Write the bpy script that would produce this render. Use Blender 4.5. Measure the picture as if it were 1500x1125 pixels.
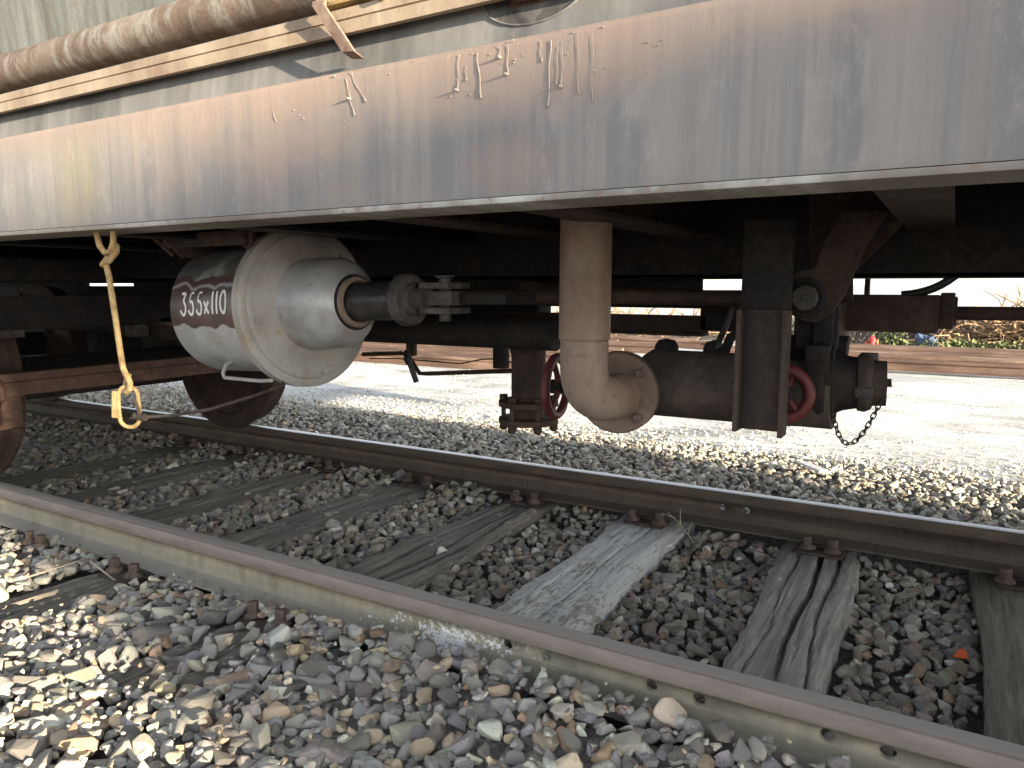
import bpy, bmesh, math, random
import numpy as np
from mathutils import Vector, Matrix, noise

random.seed(7)
rng = np.random.default_rng(7)
for o in list(bpy.data.objects):
    bpy.data.objects.remove(o)
S = bpy.context.scene
COL = S.collection
R = math.radians
EYE = 0.842            # camera height above the rail tops (world z = 0)

# ------------------------------------------------------------------ camera
cd = bpy.data.cameras.new('camera')
cam = bpy.data.objects.new('camera', cd)
COL.objects.link(cam)
cd.sensor_width = 36.0
cd.lens = 36.0 * 1090 / 1500
cd.clip_start = 0.05
cd.clip_end = 3000
right = Vector((0.861, 0.509, 0.0))
fwd = Vector((-0.504, 0.853, -0.131)).normalized()
right = (right - right.dot(fwd) * fwd).normalized()
up = right.cross(fwd)
m3 = Matrix((right, up, -fwd)).transposed()
cam.matrix_world = Matrix.Translation((0, 0, EYE)) @ m3.to_4x4()
S.camera = cam

# ------------------------------------------------------------------ sky, sun, exposure
SUN_EL, SUN_AZ = 7.5, 13.0         # elevation; angle in front of the track's +x direction
sv = Vector((math.cos(R(SUN_EL)) * math.cos(R(SUN_AZ)), -math.cos(R(SUN_EL)) * math.sin(R(SUN_AZ)), math.sin(R(SUN_EL))))
W = bpy.data.worlds.new('World')
S.world = W
W.use_nodes = True
nt = W.node_tree
sky = nt.nodes.new('ShaderNodeTexSky')
sky.sky_type = 'NISHITA'
sky.sun_disc = False
sky.sun_elevation = R(SUN_EL)
sky.sun_rotation = math.atan2(sv.x, sv.y)
sky.air_density = 1.0
sky.dust_density = 0.4
sky.ozone_density = 2.5
hs = nt.nodes.new('ShaderNodeHueSaturation')
hs.inputs['Saturation'].default_value = 0.30
nt.links.new(sky.outputs[0], hs.inputs['Color'])
bg = nt.nodes['Background']
bg.inputs['Strength'].default_value = 0.11
nt.links.new(hs.outputs[0], bg.inputs['Color'])
sd = bpy.data.lights.new('sun', 'SUN')
sd.energy = 4.0
sd.angle = R(0.5)
sd.color = (1.0, 0.87, 0.64)
sun = bpy.data.objects.new('sun', sd)
COL.objects.link(sun)
sun.rotation_euler = sv.to_track_quat('Z', 'Y').to_euler()
S.view_settings.view_transform = 'Standard'
S.view_settings.look = 'None'
S.view_settings.gamma = 1
S.view_settings.use_curve_mapping = False
S.view_settings.exposure = 2.72
S.render.engine = 'CYCLES'
S.cycles.max_bounces = 8
S.cycles.diffuse_bounces = 5

# ------------------------------------------------------------------ material helpers
class NT:
    def __init__(s, name):
        s.m = bpy.data.materials.new(name)
        s.m.use_nodes = True
        s.t = s.m.node_tree
        s.b = s.t.nodes['Principled BSDF']
        s.b.inputs['Specular IOR Level'].default_value = 0.3
        s.tc = s.t.nodes.new('ShaderNodeTexCoord')
    def link(s, a, b): s.t.links.new(a, b)
    def val(s, sock, v):
        if hasattr(v, 'node'): s.link(v, sock)
        else: sock.default_value = v
    def coord(s, scale=(1, 1, 1), loc=(0, 0, 0), kind='Object', rot=(0, 0, 0)):
        n = s.t.nodes.new('ShaderNodeMapping')
        n.inputs['Scale'].default_value = scale
        n.inputs['Location'].default_value = loc
        n.inputs['Rotation'].default_value = rot
        s.link(s.tc.outputs[kind], n.inputs['Vector'])
        return n.outputs[0]
    def noise(s, scale=5, detail=6, rough=.6, v=None, dist=0, out=0):
        n = s.t.nodes.new('ShaderNodeTexNoise')
        n.inputs['Scale'].default_value = scale
        n.inputs['Detail'].default_value = detail
        n.inputs['Roughness'].default_value = rough
        n.inputs['Distortion'].default_value = dist
        s.link(v if v is not None else s.tc.outputs['Object'], n.inputs['Vector'])
        return n.outputs[out]
    def voro(s, scale=20, v=None, feature='F1', out=0, rand=1.0):
        n = s.t.nodes.new('ShaderNodeTexVoronoi')
        n.feature = feature
        n.inputs['Scale'].default_value = scale
        n.inputs['Randomness'].default_value = rand
        s.link(v if v is not None else s.tc.outputs['Object'], n.inputs['Vector'])
        return n.outputs[out]
    def ramp(s, fac, stops, interp='LINEAR'):
        n = s.t.nodes.new('ShaderNodeValToRGB')
        n.color_ramp.interpolation = interp
        e = n.color_ramp.elements
        while len(e) < len(stops): e.new(0.5)
        for k, (p, c) in enumerate(stops):
            e[k].position = p
            e[k].color = (c, c, c, 1) if isinstance(c, (int, float)) else (*c, 1)
        s.link(fac, n.inputs[0])
        return n.outputs[0]
    def mix(s, fac, a, b, mode='MIX'):
        n = s.t.nodes.new('ShaderNodeMix')
        n.data_type = 'RGBA'
        n.blend_type = mode
        s.val(n.inputs[0], fac)
        for sock, v in ((n.inputs[6], a), (n.inputs[7], b)):
            if hasattr(v, 'node'): s.link(v, sock)
            else: sock.default_value = (*v, 1)
        return n.outputs[2]
    def math(s, op, a, b=0.0):
        n = s.t.nodes.new('ShaderNodeMath')
        n.operation = op
        s.val(n.inputs[0], a)
        s.val(n.inputs[1], b)
        return n.outputs[0]
    def xyz(s, kind='Object'):
        n = s.t.nodes.new('ShaderNodeSeparateXYZ')
        s.link(s.tc.outputs[kind], n.inputs[0])
        return n.outputs
    def bump(s, h, strength=.3, dist=.01):
        n = s.t.nodes.new('ShaderNodeBump')
        n.inputs['Strength'].default_value = strength
        n.inputs['Distance'].default_value = dist
        s.link(h, n.inputs['Height'])
        s.link(n.outputs[0], s.b.inputs['Normal'])
    def fin(s, col, rough=.7, metal=0.0, spec=None):
        s.val(s.b.inputs['Base Color'], col if hasattr(col, 'node') else (*col, 1))
        s.val(s.b.inputs['Roughness'], rough)
        s.val(s.b.inputs['Metallic'], metal)
        if spec is not None: s.b.inputs['Specular IOR Level'].default_value = spec
        return s.m

MAT = {}
def mat_rust(name, dark, mid, lite, scale=14, rough=.8, bump=.35, streak=False, metal=0.0):
    n = NT(name)
    v = n.coord((1, 1, .12)) if streak else None
    f = n.noise(scale, 8, .65, v)
    g = n.noise(scale * 6, 4, .6)
    c = n.ramp(f, [(.28, dark), (.5, mid), (.74, lite)])
    c = n.mix(n.ramp(g, [(.35, 0.0), (.75, .55)]), c, dark)
    n.bump(n.noise(scale * 9, 5, .7), bump, .004)
    MAT[name] = n.fin(c, n.ramp(g, [(.3, rough - .15), (.7, min(1, rough + .12))]), metal)
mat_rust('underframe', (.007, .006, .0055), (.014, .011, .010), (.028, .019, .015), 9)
mat_rust('brown_steel', (.018, .012, .010), (.045, .028, .020), (.085, .05, .034), 12)
mat_rust('rust_red', (.034, .018, .013), (.075, .041, .029), (.125, .075, .056), 16)
mat_rust('manifold_rust', (.035, .027, .022), (.078, .06, .048), (.13, .096, .075), 10)
mat_rust('bracket_rust', (.026, .019, .016), (.055, .040, .033), (.095, .062, .047), 8, streak=True)
mat_rust('bolt_rust', (.05, .036, .03), (.125, .09, .073), (.22, .175, .145), 40)
mat_rust('red_paint', (.05, .010, .010), (.105, .020, .021), (.16, .05, .045), 18, .5)
mat_rust('grey_iron', (.025, .022, .021), (.06, .053, .05), (.12, .108, .10), 20, .6)
mat_rust('black_rod', (.012, .011, .011), (.03, .027, .026), (.07, .06, .055), 25, .38, .15)
mat_rust('yellow_rust', (.19, .11, .055), (.40, .28, .125), (.53, .41, .22), 45, .75)
mat_rust('plate_rust', (.028, .022, .019), (.065, .049, .04), (.125, .098, .082), 22)
mat_rust('stack_rust', (.09, .055, .042), (.19, .12, .095), (.36, .26, .205), 3)
mat_rust('strap_metal', (.10, .06, .045), (.19, .13, .105), (.27, .20, .16), 22)

def m_sill():
    n = NT('sill_paint')
    x, y, z = n.xyz()
    st = n.noise(7, 6, .65, n.coord((1, 1, .06)))            # run-down streaks
    st2 = n.noise(26, 5, .6, n.coord((1, 1, .035), (3, 0, 0)))
    bl = n.noise(2.2, 5, .6, n.coord((1, 1, 1.4), (1.3, 0, 2)))
    fine = n.noise(70, 4, .7)
    base = n.ramp(st, [(.25, (.165, .150, .141)), (.5, (.225, .205, .192)), (.78, (.285, .260, .240))])
    base = n.mix(n.ramp(st2, [(.44, 0.0), (.58, .6)]), base, (.155, .15, .152))
    st3 = n.noise(60, 6, .7, n.coord((1, 1, .05), (7, 0, 0)))
    base = n.mix(n.ramp(st3, [(.58, 0.0), (.68, .36)]), base, (.13, .115, .105))
    base = n.mix(n.ramp(n.noise(12, 8, .75, n.coord((1, 1, .5), (9, 0, 3))), [(.55, 0.0), (.66, .5)]), base, (.335, .30, .27))
    # rust wash that starts at the fold and runs out downwards
    hgt = n.math('DIVIDE', n.math('SUBTRACT', z, .974), .261)
    wash = n.math('ADD', n.math('MULTIPLY', hgt, .62), n.math('MULTIPLY', st, .55))
    wash = n.math('ADD', wash, n.math('MULTIPLY', n.math('SUBTRACT', bl, .5), .85))
    base = n.mix(n.ramp(wash, [(.58, 0.0), (1.0, .8)]), base, (.315, .222, .172))
    base = n.mix(n.ramp(bl, [(.57, 0.0), (.72, .42)]), base, (.29, .208, .176))
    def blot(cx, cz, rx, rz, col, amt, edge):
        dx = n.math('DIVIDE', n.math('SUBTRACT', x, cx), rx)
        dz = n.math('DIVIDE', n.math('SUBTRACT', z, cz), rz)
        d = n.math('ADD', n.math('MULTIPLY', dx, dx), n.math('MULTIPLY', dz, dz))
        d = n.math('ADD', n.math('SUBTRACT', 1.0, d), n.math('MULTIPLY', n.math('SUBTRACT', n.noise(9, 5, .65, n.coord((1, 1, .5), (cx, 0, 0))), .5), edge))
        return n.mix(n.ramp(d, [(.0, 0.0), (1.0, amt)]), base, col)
    base = blot(.42, 1.18, .34, .09, (.32, .23, .185), .6, 2.0)
    base = blot(.38, 1.035, .10, .05, (.30, .205, .17), .38, 2.2)
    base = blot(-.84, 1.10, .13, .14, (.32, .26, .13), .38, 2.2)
    base = blot(1.0, 1.22, .5, .05, (.33, .25, .20), .6, 1.8)
    # bottom edge dirt and pale scrapes
    base = n.mix(n.ramp(n.math('ADD', hgt, n.math('MULTIPLY', st2, .22)), [(.10, .55), (.2, 0.0)]), base, (.19, .172, .16))
    base = n.mix(n.ramp(fine, [(.70, 0.0), (.76, .5)]), base, (.20, .13, .10))
    n.bump(n.mix(.5, n.noise(45, 7, .75), st3), .35, .005)
    MAT['sill_paint'] = n.fin(base, n.ramp(fine, [(.3, .55), (.7, .75)]), 0, .35)
m_sill()
def m_stack():
    n = NT('stack_rust')
    i = n.t.nodes.new('ShaderNodeObjectInfo')
    f = n.noise(3, 7, .65, n.coord((.4, 2, 2)))
    c = n.ramp(f, [(.3, (.07, .042, .033)), (.5, (.16, .098, .075)), (.7, (.32, .23, .185))])
    c = n.mix(n.math('MULTIPLY', i.outputs['Random'], .35), c, (.06, .04, .034))
    n.bump(n.noise(30, 5, .7), .4, .01)
    MAT['stack_rust'] = n.fin(c, .75)
m_stack()
def m_lip():
    n = NT('lip_paint')
    a = n.noise(4, 6, .6, n.coord((1, .1, .1)))
    f = n.noise(60, 5, .6)
    c = n.ramp(a, [(.35, (.15, .125, .105)), (.55, (.22, .20, .18)), (.66, (.42, .405, .38))])
    c = n.mix(n.ramp(f, [(.55, 0.0), (.66, .7)]), c, (.20, .13, .09))
    n.bump(f, .3, .003)
    MAT['lip_paint'] = n.fin(c, .7)
m_lip()
def m_plate():
    n = NT('cradle_paint')
    st = n.noise(11, 6, .6, n.coord((1, .5, .12), rot=(0, R(38), 0)))
    f = n.noise(45, 5, .7)
    c = n.ramp(st, [(.3, (.085, .083, .082)), (.52, (.155, .15, .146)), (.72, (.225, .215, .205))])
    c = n.mix(n.ramp(f, [(.6, 0.0), (.75, .55)]), c, (.30, .19, .13))
    n.bump(f, .25, .004)
    MAT['cradle_paint'] = n.fin(c, .7)
m_plate()
def m_ledge():
    n = NT('ledge_paint')
    st = n.noise(9, 6, .6, n.coord((1, 1, .5)))
    f = n.noise(55, 5, .7)
    c = n.ramp(st, [(.3, (.20, .14, .10)), (.55, (.31, .245, .18)), (.75, (.38, .32, .255))])
    c = n.mix(n.ramp(f, [(.58, 0.0), (.72, .6)]), c, (.24, .12, .07))
    n.bump(f, .3, .004)
    MAT['ledge_paint'] = n.fin(c, .72)
m_ledge()
def m_tank():
    n = NT('tank_paint')
    st = n.noise(16, 7, .65, n.coord((1, 1, .09), rot=(0, R(-24), 0)))
    f = n.noise(30, 6, .7)
    c = n.ramp(st, [(.28, (.07, .067, .058)), (.5, (.145, .147, .135)), (.72, (.235, .232, .215))])
    c = n.mix(n.ramp(f, [(.5, 0.0), (.7, .6)]), c, (.13, .10, .072))
    n.bump(f, .35, .006)
    MAT['tank_paint'] = n.fin(c, .7)
m_tank()
def m_pipe():
    n = NT('pipe_rust')
    a = n.noise(6, 7, .65)
    st = n.noise(24, 6, .65, n.coord((1, .35, .35)))
    f = n.noise(60, 5, .7)
    c = n.ramp(a, [(.3, (.085, .058, .043)), (.5, (.15, .108, .083)), (.7, (.22, .175, .145))])
    c = n.mix(n.ramp(st, [(.48, 0.0), (.64, .8)]), c, (.26, .24, .21))
    c = n.mix(n.ramp(f, [(.52, 0.0), (.7, .6)]), c, (.075, .04, .026))
    n.bump(n.mix(.5, st, f), .5, .006)
    MAT['pipe_rust'] = n.fin(c, .65)
m_pipe()
def m_elbow():
    n = NT('elbow_rust')
    a = n.noise(5, 6, .6, n.coord((1, 1, .6)))
    f = n.noise(48, 5, .65)
    g = n.noise(130, 3, .6)
    c = n.ramp(a, [(.3, (.105, .072, .055)), (.5, (.19, .135, .103)), (.7, (.25, .208, .18))])
    c = n.mix(n.ramp(f, [(.52, 0.0), (.72, .6)]), c, (.13, .066, .044))
    c = n.mix(n.ramp(g, [(.66, 0.0), (.75, .6)]), c, (.10, .06, .045))
    n.bump(n.mix(.5, f, g), .3, .003)
    MAT['elbow_rust'] = n.fin(c, n.ramp(f, [(.3, .42), (.7, .66)]))
m_elbow()
def m_flange():
    n = NT('flange_rust')
    a = n.noise(9, 6, .6)
    f = n.noise(70, 5, .65)
    c = n.ramp(a, [(.3, (.075, .05, .037)), (.5, (.135, .095, .072)), (.7, (.20, .15, .12))])
    c = n.mix(n.ramp(f, [(.5, 0.0), (.72, .6)]), c, (.09, .055, .04))
    n.bump(f, .35, .003)
    MAT['flange_rust'] = n.fin(c, .6)
m_flange()
def m_cyl():
    # silver grey paint with a brown lettering field of ragged outline; object z is across the barrel
    n = NT('cylinder_paint')
    x, y, z = n.xyz()
    f = n.noise(16, 6, .6)
    g = n.noise(90, 4, .65)
    base = n.ramp(f, [(.3, (.30, .30, .30)), (.6, (.42, .42, .425)), (.8, (.47, .465, .45))])
    wob = n.math('ADD', z, n.math('MULTIPLY', n.math('SUBTRACT', n.noise(7, 3, .5, n.coord((1, 1, .2))), .5), .11))
    fld = n.ramp(n.math('ADD', n.math('MULTIPLY', wob, 4.0), .5), [(.295, 0.0), (.305, 1.0), (.86, 1.0), (.87, 0.0)])
    brown = n.ramp(n.noise(12, 5, .6), [(.35, (.055, .036, .032)), (.65, (.105, .056, .046))])
    upper_refl = n.ramp(n.math('ADD', n.math('MULTIPLY', wob, 4.0), .5), [(.84, 0.0), (.87, 1.0)])
    patch = n.ramp(n.noise(9, 5, .65, n.coord((1, .6, 1.6), (2, 1, 4))), [(.50, 0.0), (.60, .8)])
    dull = n.mix(patch, (.085, .08, .077), (.30, .30, .305))  # dark reflection along the barrel top, painted into the colour with pale patches
    c = n.mix(n.math('MULTIPLY', upper_refl, .9), base, dull)
    c = n.mix(fld, c, brown)
    l1 = n.math('ABSOLUTE', n.math('SUBTRACT', wob, .066))
    c = n.mix(n.ramp(l1, [(.002, .75), (.006, 0.0)]), c, (.46, .46, .47))
    c = n.mix(n.ramp(g, [(.64, 0.0), (.74, .6)]), c, (.16, .11, .09))
    n.bump(g, .15, .002)
    MAT['cylinder_paint'] = n.fin(c, n.ramp(f, [(.3, .32), (.7, .48)]), 0.15, .5)
m_cyl()
def m_nose():
    n = NT('nose_paint')
    f = n.noise(11, 6, .62)
    g = n.noise(80, 4, .65)
    c = n.ramp(f, [(.32, (.25, .245, .24)), (.52, (.36, .36, .365)), (.75, (.41, .41, .41))])
    c = n.mix(n.ramp(n.noise(6, 6, .65, n.coord((1, 1, 1), (1, 4, 2))), [(.56, 0.0), (.72, .7)]), c, (.25, .17, .12))
    c = n.mix(n.ramp(g, [(.62, 0.0), (.72, .7)]), c, (.14, .08, .055))
    n.bump(g, .2, .002)
    MAT['nose_paint'] = n.fin(c, n.ramp(f, [(.3, .30), (.7, .46)]), .2, .5)
m_nose()
def m_cap():
    n = NT('cylinder_cover_paint')
    f = n.noise(9, 6, .62)
    g = n.noise(75, 4, .65)
    c = n.ramp(f, [(.32, (.235, .215, .19)), (.52, (.315, .305, .285)), (.72, (.36, .355, .345))])
    c = n.mix(n.ramp(n.noise(5, 5, .6, n.coord((1, 1, 1), (4, 2, 1))), [(.52, 0.0), (.72, .75)]), c, (.31, .20, .13))
    c = n.mix(n.ramp(g, [(.6, 0.0), (.72, .7)]), c, (.20, .10, .06))
    n.bump(g, .2, .002)
    MAT['cylinder_cover_paint'] = n.fin(c, n.ramp(f, [(.3, .42), (.7, .58)]), .1, .45)
m_cap()
def m_rail(name, side, side2, foot, top, metal, rough, white=False):
    n = NT(name)
    x, y, z = n.xyz()
    f = n.noise(4, 6, .6, n.coord((1, 1, 1)))
    st = n.noise(40, 6, .65, n.coord((1, 1, .10)))
    g = n.noise(120, 4, .65)
    c = n.ramp(n.math('ADD', n.math('MULTIPLY', f, .6), n.math('MULTIPLY', st, .4)), [(.32, side), (.62, side2)])
    h = n.math('ADD', z, n.math('MULTIPLY', n.math('SUBTRACT', f, .5), .008))
    c = n.mix(n.ramp(n.math('MULTIPLY', n.math('ADD', h, .145), 6.0), [(.10, 1.0), (.21, 0.0)]), c, foot)
    c = n.mix(n.ramp(n.noise(16, 6, .7, n.coord((.8, 1, 1), (2, 0, 1))), [(.46, 0.0), (.66, .6)]), c, side2)
    c = n.mix(n.ramp(n.noise(9, 6, .7, n.coord((1, 1, .5), (5, 0, 1))), [(.54, 0.0), (.70, .55)]), c, (side[0] * .62, side[1] * .55, side[2] * .5))
    headc = n.ramp(n.noise(14, 6, .6, n.coord((.5, 2, 2))), [(.3, top[0]), (.7, top[1])])
    hm = n.ramp(n.math('MULTIPLY', n.math('ADD', h, .145), 6.0), [(.63, 0.0), (.66, 1.0)])
    c = n.mix(hm, c, headc)
    tm = n.ramp(n.math('MULTIPLY', n.math('ADD', z, .02), 50.0), [(.90, 0.0), (.97, 1.0)])
    c = n.mix(tm, c, top[2])
    c = n.mix(n.ramp(g, [(.58, 0.0), (.72, .5)]), c, side)
    if white:
        # flecks of white paint spilled on the web and foot near the painted sleeper
        dx = n.math('ABSOLUTE', n.math('SUBTRACT', x, white))
        k = n.math('SUBTRACT', n.math('ADD', n.noise(85, 5, .75), n.math('MULTIPLY', n.noise(11, 4, .6), .42)), n.math('MULTIPLY', dx, .62))
        lowm = n.ramp(n.math('MULTIPLY', n.math('ADD', z, .145), 6.0), [(.42, 1.0), (.60, 0.0)])
        c = n.mix(n.math('MULTIPLY', n.ramp(k, [(.665, 0.0), (.70, .85)]), lowm), c, (.62, .63, .64))
    n.bump(n.mix(.5, g, st), .3, .003)
    MAT[name] = n.fin(c, n.mix(tm, (.75,) * 3, (rough,) * 3), n.math('MULTIPLY', tm, metal))
m_rail('near_rail_rust', (.155, .136, .10), (.265, .238, .178), (.22, .20, .178), ((.16, .128, .112), (.24, .198, .178), (.275, .245, .215)), 0, .7, white=-1.1)
m_rail('far_rail_rust', (.045, .036, .028), (.105, .078, .056), (.10, .08, .06), ((.05, .039, .032), (.105, .076, .056), (.36, .35, .345)), .6, .42)

def m_wood(name, cols, paint=None, amt=.5):
    n = NT(name)
    v = n.coord((9, .55, 9))
    a = n.noise(6, 8, .7, v, .4)
    b = n.noise(3, 5, .6)
    fine = n.noise(22, 6, .7, n.coord((6, .35, 6)))
    c = n.ramp(a, [(.28, cols[0]), (.5, cols[1]), (.75, cols[2])])
    c = n.mix(n.ramp(b, [(.4, 0.0), (.7, .6)]), c, cols[3])
    if paint:
        k = n.math('ADD', n.math('MULTIPLY', n.noise(42, 8, .80, n.coord((1.5, .5, 1))), .66), n.math('MULTIPLY', n.noise(6, 4, .6), .36))
        if amt < .5: k = n.math('ADD', k, n.math('MULTIPLY', n.math('SUBTRACT', n.xyz()[1], 2.35), .07))
        c = n.mix(n.ramp(k, [(amt, 0.0), (amt + .03, .95)]), c, paint)
    crack = n.ramp(fine, [(.33, 1.0), (.42, 0.0)])
    c = n.mix(n.math('MULTIPLY', crack, .85), c, (.012, .010, .009))
    n.bump(n.mix(.5, a, fine), 1.0, .016)
    MAT[name] = n.fin(c, .85)
m_wood('sleeper_dark', ((0.072, 0.063, 0.052), (0.195, 0.170, 0.139), (0.351, 0.315, 0.260), (0.143, 0.126, 0.104)))
m_wood('sleeper_grey', ((0.130, 0.120, 0.106), (0.312, 0.287, 0.254), (0.494, 0.469, 0.437), (0.234, 0.195, 0.153)), (.44, .46, .48), .60)
m_wood('sleeper_streaked', ((0.072, 0.063, 0.053), (0.208, 0.184, 0.151), (0.377, 0.340, 0.283), (0.130, 0.116, 0.101)), (.44, .42, .38), .575)
m_wood('sleeper_white', ((0.169, 0.149, 0.112), (0.312, 0.280, 0.224), (0.442, 0.410, 0.342), (0.260, 0.227, 0.171)), (.60, .595, .57), .445)
m_wood('sleeper_mossy', ((0.072, 0.067, 0.050), (0.182, 0.166, 0.124), (0.299, 0.271, 0.206), (0.143, 0.142, 0.100)), (.42, .44, .41), .61)

def m_rock(name, obj):
    n = NT(name)
    if obj:
        i = n.t.nodes.new('ShaderNodeObjectInfo')
        base = i.outputs['Color']
        off = n.t.nodes.new('ShaderNodeVectorMath')
        off.operation = 'ADD'
        n.link(n.tc.outputs['Object'], off.inputs[0])
        cmb = n.t.nodes.new('ShaderNodeCombineXYZ')
        n.link(n.math('MULTIPLY', i.outputs['Random'], 37.0), cmb.inputs[0])
        n.link(cmb.outputs[0], off.inputs[1])
        v = off.outputs[0]
    else:
        a = n.t.nodes.new('ShaderNodeAttribute')
        a.attribute_name = 'tint'
        base = a.outputs['Color']
        v = n.coord()
    f = n.noise(38, 6, .68, v)
    g = n.noise(150, 5, .7, v)
    c = n.mix(n.ramp(f, [(.36, .55), (.52, 0.0)]), base, (.085, .075, .066))
    c = n.mix(n.ramp(f, [(.56, 0.0), (.68, .5)]), c, (.44, .39, .32))
    c = n.mix(n.ramp(g, [(.60, 0.0), (.72, .5)]), c, (.07, .06, .052))
    n.bump(n.mix(.45, f, g), .65, .007)
    MAT[name] = n.fin(c, .82)
m_rock('stone_part', True)
m_rock('stone_mass', False)

def m_bed():
    n = NT('ballast_fines')
    a = n.noise(30, 7, .7)
    v = n.voro(60)
    c = n.ramp(a, [(.3, (.06, .055, .05)), (.6, (.14, .125, .11)), (.8, (.22, .20, .175))])
    n.bump(n.mix(.5, a, v), 1.0, .02)
    MAT['ballast_fines'] = n.fin(c, .95)
m_bed()
def m_yard():
    n = NT('yard_dust')
    a = n.noise(.35, 6, .6)
    b = n.noise(2.2, 8, .70, n.coord((.7, 1.1, 1)))
    g = n.noise(28, 6, .7)
    c = n.ramp(b, [(.36, (.27, .262, .25)), (.50, (.50, .49, .47)), (.64, (.68, .67, .65))])
    c = n.mix(n.ramp(a, [(.46, 0.0), (.62, .7)]), c, (.44, .43, .41))
    c = n.mix(n.ramp(g, [(.58, 0.0), (.68, .6)]), c, (.22, .20, .18))
    pud = n.ramp(n.noise(.9, 4, .55, n.coord((.35, 1.5, 1), (3.1, .7, 0))), [(.57, 0.0), (.64, 1.0)])
    c = n.mix(n.math('MULTIPLY', pud, .35), c, (.36, .36, .37))
    n.bump(n.mix(.5, g, b), .7, .03)
    MAT['yard_dust'] = n.fin(c, n.mix(pud, (.9,) * 3, (.45,) * 3), 0, .4)
m_yard()
def m_plain(name, c, rough=.7, var=.35, scale=12):
    n = NT(name)
    f = n.noise(scale, 5, .6)
    d = tuple(x * (1 - var) for x in c)
    l = tuple(min(.85, x * (1 + var)) for x in c)
    n.bump(f, .3, .01)
    MAT[name] = n.fin(n.ramp(f, [(.3, d), (.7, l)]), rough)
m_plain('lettering_white', (.72, .71, .68), .6, .1, 60)
m_plain('drip_paint', (.29, .255, .22), .6, .15, 60)
m_plain('twig_tan', (.30, .20, .12), .9, .4)
m_plain('twig_grey', (.17, .15, .125), .9, .4)
m_plain('dry_twig', (.33, .29, .22), .9, .2)
m_plain('leaf_green', (.06, .08, .032), .7, .4)
m_plain('grass_green', (.12, .135, .055), .8, .4)
m_plain('earth', (.15, .12, .09), .95, .4, 3)
m_plain('tarp_blue', (.05, .07, .13), .5, .3)
m_plain('sheet_white', (.62, .62, .60), .6, .1)
m_plain('hydrant_red', (.50, .04, .04), .5, .15)
m_plain('shard_orange', (.55, .10, .04), .5, .15)
m_plain('slat_pale', (.50, .51, .52), .7, .15, 40)
m_plain('gasket', (.012, .012, .012), .8, .2)
m_plain('brick_red', (.27, .13, .09), .9, .3, 6)
m_plain('roof_slate', (.08, .08, .085), .8, .3, 6)
m_plain('glass_dark', (.02, .025, .03), .1, .1)

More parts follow.
